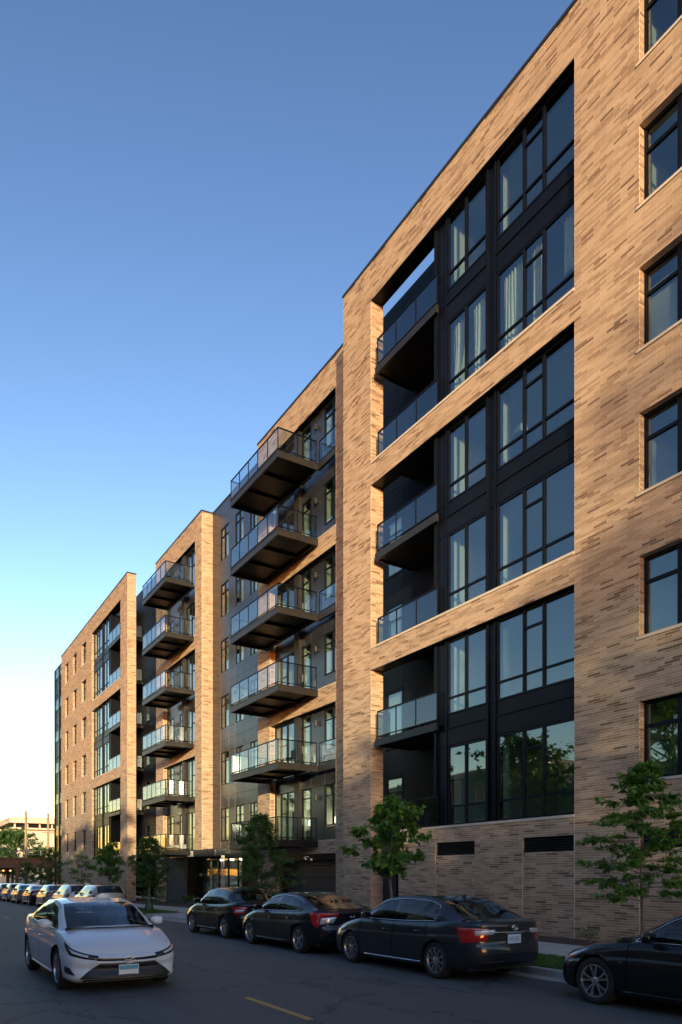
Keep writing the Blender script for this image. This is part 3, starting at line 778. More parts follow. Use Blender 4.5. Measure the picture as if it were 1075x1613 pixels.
# lobby lamps
for y in (42.8, 44.4, 46.0):
    lp = MB(); lp.lathe([(2.80, 0.0), (2.79, 0.14), (2.84, 0.16), (2.92, 0.16), (2.93, 0)], (19.3, y, 0), 'z', 16); o = lp.build('ceiling_lamp', 'shade_glow', BLD)
part('interior_wall', MB().box(20.2, 20.4, 40.6, 47.9, 0.1, 3.0), 'interior_paint')
part('ceiling_panel', MB().box(18.2, 20.2, 40.6, 47.9, 2.94, 3.0), 'ceiling_paint')
MATS['shade_glow'].node_tree.nodes['Principled BSDF'].inputs['Emission Strength'].default_value = 3.0
part('entrance_step', MB().box(17.45, 18.6, 40.4, 47.88, -0.5, 0.10), 'concrete', bevel=0.01)
part('wall_core', MB().box(17.9, 18.29, 33.9, 40.4, -0.4, 0.12), 'dark_metal')
# ------------------------------------------------------------------ cars
def car_paint(name, col, metal=0.4, rough=0.32):
    m, nt, b = mat_base(name)
    n = noise(nt, 420, 2, 0.5, coords(nt)); r = ramp(nt, n.outputs[0], [(0.35, [c * 0.8 for c in col]), (0.7, [min(1, c * 1.25) for c in col])])
    nt.links.new(r.outputs[0], b.inputs['Base Color'])
    b.inputs['Metallic'].default_value = metal; b.inputs['Roughness'].default_value = rough
    b.inputs['Specular IOR Level'].default_value = 0.15
    b.inputs['Coat Weight'].default_value = 0.9; b.inputs['Coat IOR'].default_value = 1.45; b.inputs['Coat Roughness'].default_value = 0.025
    d = noise(nt, 3.0, 4, 0.6, coords(nt)); mr = nt.nodes.new('ShaderNodeMapRange'); mr.inputs[3].default_value = 0.02; mr.inputs[4].default_value = 0.10
    nt.links.new(d.outputs[0], mr.inputs[0]); nt.links.new(mr.outputs[0], b.inputs['Coat Roughness'])
car_paint('paint_grey', (0.026, 0.028, 0.034), 0.3, 0.4); car_paint('paint_black', (0.004, 0.004, 0.005), 0.0, 0.5); car_paint('paint_navy', (0.006, 0.007, 0.012), 0.0, 0.5)
car_paint('paint_white', (0.60, 0.645, 0.70), 0.0, 0.4); car_paint('paint_silver', (0.38, 0.39, 0.40), 0.6); car_paint('paint_sand', (0.46, 0.43, 0.39), 0.5)
simple('tyre_rubber', (0.018, 0.018, 0.018), 0.8, var=0.3, scale=12)
simple('trim_black', (0.012, 0.012, 0.013), 0.5, var=0.2)
simple('shut_black', (0.004, 0.004, 0.004), 0.9, var=0.1, spec=0.05)
simple('gloss_black', (0.006, 0.006, 0.007), 0.08, var=0.1, coat=0.5)
simple('alloy', (0.52, 0.52, 0.53), 0.28, metal=0.85, var=0.1)
simple('chrome', (0.70, 0.70, 0.72), 0.10, metal=1.0, var=0.03)
simple('lamp_red', (0.40, 0.012, 0.012), 0.10, var=0.15, scale=20, coat=1.0)
simple('lamp_clear', (0.55, 0.55, 0.56), 0.12, metal=0.3, var=0.2, scale=30, coat=1.0)
simple('lamp_amber', (0.55, 0.14, 0.02), 0.15, var=0.1, coat=1.0)
simple('seat_cloth', (0.16, 0.155, 0.15), 0.85, var=0.15)
simple('seat_light', (0.34, 0.33, 0.31), 0.8, var=0.12)
simple('plate_white', (0.66, 0.68, 0.70), 0.45, var=0.06)
simple('plate_blue', (0.08, 0.30, 0.42), 0.45, var=0.15)
simple('plate_ink', (0.05, 0.06, 0.12), 0.5)

def spl(pts):
    """smooth curve through (x, y) pairs: cubic Hermite with limited slopes"""
    P = np.array(pts, float); x, y = P[:, 0], P[:, 1]
    h = np.diff(x); d = np.diff(y) / h; m = np.zeros(len(x))
    m[0], m[-1] = d[0], d[-1]
    for i in range(1, len(x) - 1):
        if d[i - 1] * d[i] > 0: m[i] = 2 * d[i - 1] * d[i] / (d[i - 1] + d[i]) if abs(d[i - 1] + d[i]) > 1e-9 else 0
    def f(t):
        t = min(max(t, x[0]), x[-1]); i = min(int(np.searchsorted(x, t, 'right')) - 1, len(h) - 1); i = max(i, 0)
        s = (t - x[i]) / h[i]
        return float(y[i] * (1 + 2 * s) * (1 - s) ** 2 + m[i] * h[i] * s * (1 - s) ** 2 + y[i + 1] * s * s * (3 - 2 * s) + m[i + 1] * h[i] * s * s * (s - 1))
    return f

WHEEL_CACHE = {}
def wheel(root, x, y, r, style, side):
    """tyre, rim with spokes, hub and brake disc; side = -1 left, +1 right"""
    key = (r, style, side)
    w = 0.215
    if key not in WHEEL_CACHE:
        t = MB(); h = w / 2; ri = r * 0.70
        t.lathe([(-h * 0.8, ri), (-h, ri + 0.02), (-h * 1.02, r * 0.86), (-h * 0.88, r * 0.975), (-h * 0.6, r), (h * 0.6, r), (h * 0.88, r * 0.975), (h * 1.02, r * 0.86), (h, ri + 0.02), (h * 0.8, ri)], n=40)
        for gx in (-0.4, -0.13, 0.13, 0.4): pass
        rm = MB(); o = side * h
        rm.lathe([(o * 0.80, ri + 0.003), (o * 0.97, ri + 0.004), (o * 0.97, ri - 0.014), (o * 0.72, ri - 0.022), (-o * 0.8, ri - 0.03)], n=40)
        rm.lathe([(o * 0.60, 0.0), (o * 0.90, 0.0), (o * 0.90, 0.028), (o * 0.80, 0.060), (o * 0.55, 0.066)], n=24)
        ns = {'ten': 10, 'five': 5, 'twin': 5, 'six': 6}[style]
        for k in range(ns):
            a0 = 2 * math.pi * k / ns + 0.2
            for da in ((0,) if style in ('ten', 'six') else ((-0.22, 0.22) if style == 'twin' else (-0.12, 0.12))):
                wd = {'ten': 0.020, 'twin': 0.015}.get(style, 0.024)
                pts = []
                for (rr, sp, ex) in ((0.05, 0.7, o * 0.80), (ri * 0.55, 0.75, o * 0.88), (ri * 0.99, 1.25, o * 0.86)):
                    aa = a0 + da * (0.55 + 0.6 * rr / ri)
                    ca, sa = math.cos(aa), math.sin(aa)
                    for (lat, hh) in ((-wd * sp, 0), (wd * sp, 0)):
                        pts.append((ex, rr * ca - lat * sa, rr * sa + lat * ca))
                    for lat in (wd * sp * 0.8, -wd * sp * 0.8):
                        pts.append((ex - o * 0.28, rr * ca - lat * sa, rr * sa + lat * ca))
                rm.add(pts, [(0, 1, 5, 4), (4, 5, 9, 8), (1, 2, 6, 5), (5, 6, 10, 9), (3, 0, 4, 7), (7, 4, 8, 11), (2, 3, 7, 6), (6, 7, 11, 10)])
        br = MB(); br.lathe([(o * 0.1, 0.0), (o * 0.1, ri * 0.80), (o * 0.16, ri * 0.80), (o * 0.16, 0.0)], n=28)
        br.lathe([(-o * 0.5, ri * 0.99), (o * 0.05, ri * 0.97), (o * 0.02, 0.0)], n=28)
        ms = []
        for b_, nm in ((t, 'tyre'), (rm, 'rim'), (br, 'brake')):
            me = bpy.data.meshes.new(nm); me.from_pydata(b_.v, [], b_.f); me.update()
            me.polygons.foreach_set('use_smooth', [nm == 'tyre'] * len(me.polygons)); ms.append(me)
        ms[0].materials.append(MATS['tyre_rubber']); ms[1].materials.append(MATS['alloy']); ms[2].materials.append(MATS['trim_black'])
        WHEEL_CACHE[key] = ms
    ty, rm, br = WHEEL_CACHE[key]
    o = bpy.data.objects.new('wheel', ty); COL.objects.link(o); o.parent = root; o.location = (x, y, r)
    for nm, me in (('rim', rm), ('brake_disc', br)):
        c = bpy.data.objects.new(nm, me); COL.objects.link(c); c.parent = o
    return o

def outline(C):
    """plan outline of the body from front centre round the right side to rear centre: list of (l, w), as a function of arc length"""
    L, hw = C['L'], C['W'] / 2
    P = [(0, 0), (0.012, 0.28 * hw), (0.045, 0.52 * hw), (0.10, 0.70 * hw), (0.20, 0.85 * hw), (0.36, 0.93 * hw), (0.62, 0.975 * hw), (1.0, 0.995 * hw), (1.6, hw),
         (L * 0.55, hw), (L - 1.1, 0.995 * hw), (L - 0.62, 0.97 * hw), (L - 0.34, 0.92 * hw), (L - 0.17, 0.83 * hw), (L - 0.08, 0.68 * hw), (L - 0.035, 0.5 * hw), (L - 0.01, 0.27 * hw), (L, 0)]
    P = [Vector((a, b)) for (a, b) in P]
    Q = []
    for i in range(len(P) - 1):                              # Catmull-Rom, dense
        p0 = P[i - 1] if i else Vector((P[1].x, -P[1].y)); p3 = P[i + 2] if i + 2 < len(P) else Vector((P[-2].x, -P[-2].y))
        for s in range(24):
            t = s / 24
            Q.append(0.5 * ((2 * P[i]) + (P[i + 1] - p0) * t + (2 * p0 - 5 * P[i] + 4 * P[i + 1] - p3) * t * t + (3 * P[i] - p0 - 3 * P[i + 1] + p3) * t ** 3))
    Q.append(P[-1])
    A = [0.0]
    for i in range(1, len(Q)): A.append(A[-1] + (Q[i] - Q[i - 1]).length)
    return np.array(A), np.array([q.x for q in Q]), np.array([q.y for q in Q])

def make_car(C, name, label, cat, loc, heading, group=None):
    L, W, hw = C['L'], C['W'], C['W'] / 2
    A, QL, QW = outline(C)
    a_of_l = lambda l: float(np.interp(l, QL, A)) if l < L / 2 else float(np.interp(l, QL, A))
    half = len(A) // 2
    a_front_w = lambda w: float(np.interp(w, QW[:half], A[:half])); a_rear_w = lambda w: float(np.interp(w, QW[half:][::-1], A[half:][::-1]))
    zs = spl(C['shoulder']); zb = spl([(0, 0.20), (0.35, 0.17), (1.0, 0.17), (L - 1.0, 0.19), (L - 0.3, 0.22), (L, 0.27)])
    inset = spl([(0, 0.11), (0.06, 0.045), (0.16, 0.018), (0.34, 0.004), (0.52, 0.0), (0.66, 0.004), (0.74, 0.022), (0.86, 0.034), (0.95, 0.056), (1.0, 0.085)])
    nose = spl(C.get('nose', [(0, 0.10), (0.12, 0.03), (0.30, 0.0), (0.55, 0.01), (0.80, 0.05), (1.0, 0.15)]))
    tail = spl(C.get('tail', [(0, 0.14), (0.14, 0.04), (0.32, 0.0), (0.48, 0.015), (0.55, 0.045), (0.80, 0.04), (0.95, 0.03), (1.0, 0.06)]))
    gf = lambda l: max(0.0, 1 - l / 0.9) ** 1.5; gr = lambda l: max(0.0, 1 - (L - l) / 0.9) ** 1.5
    r = C['tyre']; wheels = (C['fo'], C['fo'] + C['wb']); Ra = r + 0.045
    AE = float(A[-1])
    def S(a, v, off=0.0):
        l = float(np.interp(a, A, QL)); w = float(np.interp(a, A, QW))
        z = zb(l) + v * (zs(l) - zb(l))
        flare = 0.0
        for wc in wheels:                                     # swelling above the wheels
            flare = max(flare, 0.022 * math.exp(-((l - wc) / 0.42) ** 2) * math.exp(-((v - 0.62) / 0.25) ** 2))
        ww = w * (1 - inset(v) / hw) + flare * (w / hw) ** 4
        ll = l + nose(v) * gf(l) - tail(v) * gr(l)
        if off:
            e = 0.01
            l2 = float(np.interp(a + e, A, QL)) - float(np.interp(a - e, A, QL)); w2 = float(np.interp(a + e, A, QW)) - float(np.interp(a - e, A, QW))
            n = math.hypot(l2, w2) or 1
            ll += -w2 / n * off; ww += l2 / n * off
        return (ww, L / 2 - ll, z)
    root = empty(name, (0, 0, 0), label, cat, group)
    root.location = loc; root.rotation_euler = (0, 0, heading)
    def add(nm, mb, mat, parent=None, smooth=False, bevel=0.0, lab=None):
        me = bpy.data.meshes.new(nm); me.from_pydata(mb.v, [], mb.f); me.update(); me.materials.append(MATS[mat])
        if smooth: me.polygons.foreach_set('use_smooth', [True] * len(me.polygons))
        o = bpy.data.objects.new(nm, me); COL.objects.link(o); o.parent = parent or root
        if bevel:
            md = o.modifiers.new('bevel', 'BEVEL'); md.width = bevel; md.segments = 2; md.limit_method = 'ANGLE'
        if lab: o['label'] = lab
        return o
    paint = C['paint']
    d0, d1, d2 = C['doors']
    # column positions in arc length, with narrow shut lines at the door edges
    aa = list(np.linspace(0, a_of_l(0.42), 22)) + [a_of_l(l) for l in np.arange(0.47, L - 0.44, 0.047)] + list(np.linspace(a_of_l(L - 0.42), A[-1], 22))
    seams = [a_of_l(l) for l in (d0, d1, d2)]
    aa = [a for a in aa if min(abs(a - s) for s in seams) > 0.022]
    for s in seams: aa += [s - 0.007, s - 0.005, s + 0.005, s + 0.007]
    aa = sorted(aa)
    vv = [0, 0.035, 0.075, 0.115, 0.155, 0.20, 0.245, 0.29, 0.335, 0.38, 0.425, 0.47, 0.515, 0.56, 0.60, 0.64, 0.68, 0.705, 0.73, 0.75, 0.79, 0.83, 0.87, 0.91, 0.945, 0.975, 1.0]
    G = []; seamset = {(s - 0.005) for s in seams} | {(s + 0.005) for s in seams}
    for a in aa:
        col = []
        for v in vv:
            p = S(a, v, -0.014 if (a in seamset and v > 0.1) else 0.0); col.append(list(p))
        G.append(col)
    l_of = [float(np.interp(a, A, QL)) for a in aa]
    nc_, nv_ = len(aa), len(vv)
    gone = {}
    for i in range(nc_ - 1):
        lm = (l_of[i] + l_of[i + 1]) / 2
        for j in range(nv_ - 1):
            q = [G[i][j], G[i + 1][j], G[i + 1][j + 1], G[i][j + 1]]
            cy = sum(p[1] for p in q) / 4; cz = sum(p[2] for p in q) / 4
            for wc in wheels:
                if math.hypot(cy - (L / 2 - wc), cz - r) < Ra - 0.002 and 0.3 < lm < L - 0.3: gone[(i, j)] = wc
    for i in range(nc_):                                      # pull the edge of the opening onto the wheel arch circle
        for j in range(nv_):
            cells = [(i - 1, j - 1), (i - 1, j), (i, j - 1), (i, j)]
            cells = [c for c in cells if 0 <= c[0] < nc_ - 1 and 0 <= c[1] < nv_ - 1]
            g = [gone[c] for c in cells if c in gone]
            if g and len(g) < len(cells):
                p = G[i][j]; y_, z_ = p[1] - (L / 2 - g[0]), p[2] - r; d = math.hypot(y_, z_) or 1
                p[1] = (L / 2 - g[0]) + y_ / d * Ra; p[2] = r + z_ / d * Ra
    groups = {'shut': MB(), 'shut_l': MB(), 'body': MB(), 'front_door': MB(), 'rear_door': MB(), 'body_l': MB(), 'front_door_l': MB(), 'rear_door_l': MB()}
    for i in range(len(aa) - 1):
        lm = (l_of[i] + l_of[i + 1]) / 2
        for j in range(len(vv) - 1):
            q = [G[i][j], G[i + 1][j], G[i + 1][j + 1], G[i][j + 1]]
            if (i, j) in gone: continue
            nm = 'body'
            if vv[j] > 0.11 and any(abs((aa[i] + aa[i + 1]) / 2 - s) < 0.0066 for s in seams): nm = 'shut'
            elif vv[j] > 0.11:
                if d0 < lm < d1: nm = 'front_door'
                elif d1 < lm < d2: nm = 'rear_door'
            for sgn, sx in ((1, ''), (-1, '_l')):
                m = groups[nm + sx]; o = len(m.v); m.v.extend([(p[0] * sgn, p[1], p[2]) for p in q])
                m.f.append((o, o + 1, o + 2, o + 3) if sgn < 0 else (o + 3, o + 2, o + 1, o))
    body = groups['body']; o = len(body.v); body.v.extend(groups['body_l'].v); body.f.extend([tuple(i + o for i in f) for f in groups['body_l'].f])
    # hood and deck: slices across the car between the shoulder lines
    rail = list(C['rail']); rail[0] = (rail[0][0], zs(rail[0][0]) + 0.012, rail[0][2])
    if C['deck']: rail[-1] = (rail[-1][0], zs(rail[-1][0]) + 0.006, rail[-1][2])
    rz = spl([(p[0], p[1]) for p in rail]); rw = spl([(p[0], p[2]) for p in rail])
    lA0, lA1, lC1, lC0 = rail[0][0], C['lA1'], C['lC1'], rail[-1][0]
    tops = [(a, S(a, 1.0)) for a in aa]
    def slices(sel, crown):
        rows = []
        for a, p in sel:
            l = L / 2 - p[1]; row = []
            for c in np.linspace(-1, 1, 17):
                k = 1 - c * c
                row.append((p[0] * c, p[1], p[2] + crown(l) * (1 - abs(c) ** 2.6) + C.get('hood_rib', 0.008) * math.exp(-((abs(c) - 0.62) / 0.10) ** 2) * min(1, max(0, (l - 0.25) / 0.4))))
            rows.append(row)
        return rows
    hc = spl([(0, 0.0), (0.25, 0.012), (0.7, 0.05), (lA0 + 0.3, 0.065)])
    hood = [t for t in tops if (L / 2 - t[1][1]) < lA0 + 0.22 and t[0] < A[half]]
    hm = MB().grid(slices(hood, hc), flip=False)
    if C['deck']:
        dc = spl([(lC0 - 0.5, 0.05), (L - 0.5, 0.035), (L - 0.1, 0.012), (L, 0.0)])
        deck = [t for t in tops if (L / 2 - t[1][1]) > lC0 - 0.25 and t[0] > A[half]]
        dm = MB().grid(slices(deck, dc), flip=False)
    def merge(mb):
        me = bpy.data.meshes.new('tmp'); me.from_pydata(mb.v, [], mb.f); bm = bmesh.new(); bm.from_mesh(me)
        bmesh.ops.remove_doubles(bm, verts=bm.verts, dist=0.0006); bmesh.ops.recalc_face_normals(bm, faces=bm.faces)
        bmesh.ops.smooth_vert(bm, verts=[v for v in bm.verts if not v.is_boundary], factor=0.0, use_axis_x=True, use_axis_y=True, use_axis_z=True)
        m = MB(); bm.verts.index_update(); m.v = [tuple(v.co) for v in bm.verts]; m.f = [tuple(v.index for v in f.verts) for f in bm.faces]; bm.free(); bpy.data.meshes.remove(me)
        return m
    body = merge(body)
    for sx in ('', '_l'): add('shut_line', merge(groups['shut' + sx]), 'shut_black')
    bo = add('body', body, paint, smooth=True)
    add('hood', merge(hm), paint, smooth=True)
    if C['deck']: add('boot_lid', merge(dm), paint, smooth=True)
    for sx, sgn in (('', 1), ('_l', -1)):
        for nm in ('front_door', 'rear_door'):
            dl = add('door', merge(groups[nm + sx]), paint, smooth=True)
            le = (d1 if nm == 'front_door' else d2) - 0.20
            p = S(a_of_l(le), 0.80, 0.012)
            h = MB(); h.tube([(sgn * (p[0] - 0.01), p[1] + 0.10, p[2] - 0.005), (sgn * (p[0] + 0.022), p[1] + 0.07, p[2]), (sgn * (p[0] + 0.022), p[1] - 0.07, p[2] + 0.004), (sgn * (p[0] - 0.01), p[1] - 0.10, p[2])], 0.013, 8)
            add('handle', h, C.get('handle', paint), dl, True)
    # greenhouse: side columns between shoulder and roof rail
    ls = sorted(set([round(x, 4) for x in np.arange(lA0 + 0.02, lC0 - 0.01, 0.06)] + [d1 - 0.045, d1 + 0.045, C['q0'], C['q1']]))
    fb, ft = 0.022, C.get('rail_t', 0.055)
    for sgn in (1, -1):
        fr_, gl, bp_, tr_ = MB(), {}, MB(), MB()
        cols = []
        for l in ls:
            t = S(a_of_l(min(l, L - 0.4)), 1.0); tb = Vector((t[0] - 0.004, L / 2 - l, t[2]))
            rt = Vector((rw(l), L / 2 - l, rz(l)))
            H_ = max(rt.z - tb.z, 0.001); bul = lambda s: 0.045 * math.sin(math.pi * s) * min(1, H_ / 0.3)
            pt = lambda s: Vector((sgn * (tb.x + (rt.x - tb.x) * s + bul(s)), L / 2 - l, tb.z + H_ * s))
            s0 = min(fb / H_, 0.5); s1 = max(1 - ft / H_, s0)
            cols.append([pt(0), pt(s0)] + [pt(s0 + (s1 - s0) * k / 5) for k in range(1, 5)] + [pt(s1), pt(1)])
        for i in range(len(ls) - 1):
            lm = (ls[i] + ls[i + 1]) / 2; c0, c1 = cols[i], cols[i + 1]
            flip = sgn < 0
            def quad(m, j):
                q = [c0[j], c1[j], c1[j + 1], c0[j + 1]]
                if (q[0] - q[3]).length < 1e-4 and (q[1] - q[2]).length < 1e-4: return
                o = len(m.v); m.v.extend([tuple(p) for p in q]); m.f.append((o, o + 1, o + 2, o + 3) if flip else (o + 3, o + 2, o + 1, o))
            quad(fr_, 0); quad(fr_, 6)
            if abs(lm - d1) < 0.05: key = 'pillar'
            elif lm < d1: key = 'front'
            elif lm < C['q0']: key = 'rear'
            elif lm < C['q1'] or C['q1'] <= C['q0']: key = 'quarter' if C['q1'] > C['q0'] else 'frame'
            else: key = 'frame'
            for j in range(1, 6):
                if key == 'pillar': quad(bp_, j)
                elif key == 'frame': quad(fr_, j)
                else: quad(gl.setdefault(key, MB()), j)
        add('window_frame', merge(fr_), paint, smooth=True)
        add('door_pillar', bp_, 'gloss_black')
        for key, m in gl.items(): add('side_window', merge(m), 'car_glass', smooth=True)
        # bright trim round the side glass
        end = C['q1'] if C['q1'] > C['q0'] else C['q0']
        idx = [i for i, l in enumerate(ls) if l <= end + 1e-6 and (cols[i][6] - cols[i][1]).length > 0.015]
        if C.get('trim') and idx:
            lo = [cols[i][1] + Vector((sgn * 0.006, 0, 0)) for i in idx]; hi = [cols[i][6] + Vector((sgn * 0.006, 0, 0.004)) for i in idx]
            path = lo + hi[::-1] + [lo[0]]
            if C['trim'] == 'low': path = lo
            tr_.tube(path, 0.008, 6); add('window_trim', tr_, 'chrome', smooth=True)
    # windscreen, roof, rear window
    def span(l0, l1, n, bulge, crown, front):
        rows = []
        ts = np.linspace(0, 1, n); ts[1], ts[-2] = 0.03, 0.97
        cs_ = np.linspace(-1, 1, 19); cs_[1], cs_[-2] = -0.945, 0.945
        for l in l0 + (l1 - l0) * ts:
            row = []
            wv, zv = rw(l), rz(l)
            for c in cs_:
                k = 1 - c * c
                bl = bulge(l)
                row.append((wv * c, L / 2 - l + (bl if front else -bl) * k, zv + crown(l) * (1 - c ** 4)))
            rows.append(row)
        return rows
    lr = rail[-1][0]
    bf = spl([(lA0, C.get('scr_b', 0.26)), (lA1, 0.06), (lA1 + 0.3, 0.0)]); br_ = spl([(lC1 - 0.3, 0.0), (lC1, 0.05), (lC0, C.get('rear_b', 0.16))])
    cr = spl([(lA0, 0.052), (lA1, 0.03), ((lA1 + lC1) / 2, 0.035), (lC1, 0.03), (lC0, 0.03)])
    def frame_glass(rows, nm, m_in):
        n, k = len(rows), len(rows[0]); g, f = MB(), MB()
        g.grid([row[m_in:k - m_in] for row in rows[1:n - 1]])
        f.grid(rows[:2]); f.grid(rows[n - 2:]); f.grid([row[:m_in + 1] for row in rows[1:n - 1]]); f.grid([row[k - m_in - 1:] for row in rows[1:n - 1]])
        add(nm, merge(g), 'car_glass', smooth=True)
        return f
    rf = MB(); rows = span(lA1, lC1, 14, lambda l: bf(l) if l < (lA1 + lC1) / 2 else -br_(l), cr, True); rf.grid(rows)
    scr = span(lA0, lA1, 12, bf, cr, True); f1 = frame_glass(scr, 'windscreen', 1)
    rr = span(lC1, lC0, 12, br_, cr, False); f2 = frame_glass(rr, 'rear_window', 1)
    for f_ in (f1, f2): o = len(rf.v); rf.v.extend(f_.v); rf.f.extend([tuple(i + o for i in q) for q in f_.f])
    add('roof', merge(rf), C.get('roof_paint', paint), smooth=True)
    if C.get('antenna'):
        an = MB(); yb = L / 2 - lC1 + 0.12; zt = rz(lC1 - 0.12) + 0.03
        an.add([(-0.02, yb + 0.09, zt), (0.02, yb + 0.09, zt), (0.02, yb - 0.06, zt - 0.01), (-0.02, yb - 0.06, zt - 0.01), (0, yb - 0.05, zt + 0.065), (0, yb - 0.075, zt + 0.06)], [(0, 1, 4), (1, 2, 5, 4), (2, 3, 5), (3, 0, 4, 5)])
        add('antenna', an, paint)
    if C.get('rails'):
        for sgn in (1, -1):
            t = MB(); pts = [(sgn * (rw(l) - 0.02), L / 2 - l, rz(l) + (0.045 if 0 < i < 7 else 0.0)) for i, l in enumerate(np.linspace(lA1 + 0.1, lC1 - 0.05, 8))]
            t.tube(pts, 0.016, 6); add('roof_rail', t, 'alloy', smooth=True)
    if not C['deck']:                                         # tailgate below the rear window
        rows = []
        p1 = rr[-1]
        for s in np.linspace(0, 1, 6):
            row = []
            for i, c in enumerate(np.linspace(-1, 1, 19)):
                a = a_rear_w(abs(c) * QW[half:].max() * 0.93); q = S(a, 1.0)
                q = (q[0] * (1 if c >= 0 else -1), q[1], q[2])
                row.append(tuple(Vector(p1[i]).lerp(Vector(q), s)))
            rows.append(row)
        tg = MB().grid(rows); add('tailgate', merge(tg), paint, smooth=True)
    # lower trim, wheel wells, underside, interior
    ub = MB(); ub.box(-hw + 0.14, hw - 0.14, -L / 2 + 0.30, L / 2 - 0.30, 0.20, 0.30); add('underbody', ub, 'trim_black')
    for wc in wheels:
        for sgn in (1, -1):
            m = MB(); n = 20; x1, x0 = hw - 0.018, hw - 0.34
            prof = [(Ra + 0.004) for _ in range(n)]
            rows = []
            for xx in (x1, x0):
                rows.append([(sgn * xx, L / 2 - wc + Ra * math.cos(t), r + Ra * math.sin(t)) for t in np.linspace(-0.35, math.pi + 0.35, n)])
            m.grid(rows); m.add([(sgn * x0, L / 2 - wc, r)] + rows[1], [(0, i, i + 1) for i in range(1, n)]); add('wheel_well', m, 'trim_black')
            wheel(root, sgn * (hw - 0.125), L / 2 - wc, r, C['rim'], sgn)
    it = MB(); zf = 0.42
    it.box(-hw + 0.16, hw - 0.16, L / 2 - lC0 + 0.3, L / 2 - lA0 - 0.35, zf, zf + 0.02)
    add('cabin_floor', it, 'trim_black')
    db = MB(); y0 = L / 2 - lA0
    db.add([(-hw + 0.17, y0 - 0.10, 0.55), (hw - 0.17, y0 - 0.10, 0.55), (hw - 0.17, y0 - 0.42, 0.60), (-hw + 0.17, y0 - 0.42, 0.60),
            (-hw + 0.20, y0 + 0.16, zs(lA0) + 0.065), (hw - 0.20, y0 + 0.16, zs(lA0) + 0.065), (hw - 0.20, y0 - 0.42, zs(lA0) - 0.02), (-hw + 0.20, y0 - 0.42, zs(lA0) - 0.02)],
           [(4, 5, 6, 7), (3, 2, 6, 7), (0, 3, 7, 4), (1, 2, 6, 5)]); add('dashboard', db, 'trim_black')
    sm = C.get('seat', 'seat_cloth')
    def seat(xc, l, wdt, nm='seat'):
        m = MB(); y = L / 2 - l
        for (za, zc, ya, yb, w2, t) in ((0.42, 0.58, y + 0.30, y - 0.22, wdt, 0),): m.box(xc - w2, xc + w2, yb, ya, za, zc)
        a = [(xc - wdt, y - 0.14, 0.56), (xc + wdt, y - 0.14, 0.56), (xc + wdt, y - 0.28, 0.56), (xc - wdt, y - 0.28, 0.56)]
        b = [(xc - wdt * 0.8, y - 0.34, 1.08), (xc + wdt * 0.8, y - 0.34, 1.08), (xc + wdt * 0.8, y - 0.44, 1.06), (xc - wdt * 0.8, y - 0.44, 1.06)]
        m.add(a + b, [(0, 3, 2, 1), (4, 5, 6, 7), (0, 1, 5, 4), (1, 2, 6, 5), (2, 3, 7, 6), (3, 0, 4, 7)])
        o = add(nm, m, sm, bevel=0.04)
        hs = (xc,) if wdt < 0.4 else (-0.36, 0.36)
        for hx in hs:
            h = MB(); h.box(hx - 0.12, hx + 0.12, y - 0.46, y - 0.37, 1.10, 1.27); add('headrest', h, sm, o, bevel=0.035)
    seat(-0.37, C['lA1'] + 0.10, 0.25); seat(0.37, C['lA1'] + 0.10, 0.25); seat(0, min(C['lA1'] + 1.0, lC0 - 0.75), 0.62, 'rear_seat')
    sh_ = MB()
    if C['deck']: sh_.box(-hw + 0.22, hw - 0.22, L / 2 - lC0 - 0.02, L / 2 - lC0 + 0.45, zs(lC0) - 0.03, zs(lC0) - 0.01); add('parcel_shelf', sh_, 'trim_black')
    sw_ = MB(); n = 20; yc = L / 2 - lA0 - 0.55
    sw_.tube([(-0.37 + 0.18 * math.cos(t), yc - 0.06 * math.sin(t), 0.93 + 0.16 * math.sin(t)) for t in np.linspace(0, 2 * math.pi, n)], 0.016, 6); add('steering_wheel', sw_, 'trim_black', smooth=True)
    # mirrors
    for sgn in (1, -1):
        lm = lA0 + 0.42; t = S(a_of_l(lm), 1.0); m = MB()
        base = Vector((sgn * (t[0] - 0.02), t[1], t[2] + 0.02))
        rows = []
        for (dx, sy, sz, dy) in ((0.03, 0.02, 0.02, 0), (0.06, 0.05, 0.04, 0), (0.09, 0.075, 0.068, -0.005), (0.17, 0.08, 0.078, -0.01), (0.235, 0.065, 0.066, -0.02), (0.255, 0.03, 0.035, -0.03), (0.258, 0.004, 0.004, -0.03)):
            rows.append([(base.x + sgn * dx, base.y + dy + sy * (abs(math.cos(a_)) ** 0.7) * math.copysign(1, math.cos(a_)), base.z + 0.075 + sz * (abs(math.sin(a_)) ** 0.7) * math.copysign(1, math.sin(a_))) for a_ in np.linspace(0, 2 * math.pi, 17)])
        m.grid(rows, flip=sgn < 0); mo = add('mirror', merge(m), C.get('mirror', paint), smooth=True)
        g = MB(); g.box(base.x + sgn * 0.10 - 0.0, base.x + sgn * 0.235, base.y - 0.09, base.y - 0.075, base.z + 0.02, base.z + 0.13) if sgn > 0 else g.box(base.x - 0.235, base.x - 0.10, base.y - 0.09, base.y - 0.075, base.z + 0.02, base.z + 0.13)
        add('mirror_glass', g, 'gloss_black', mo)
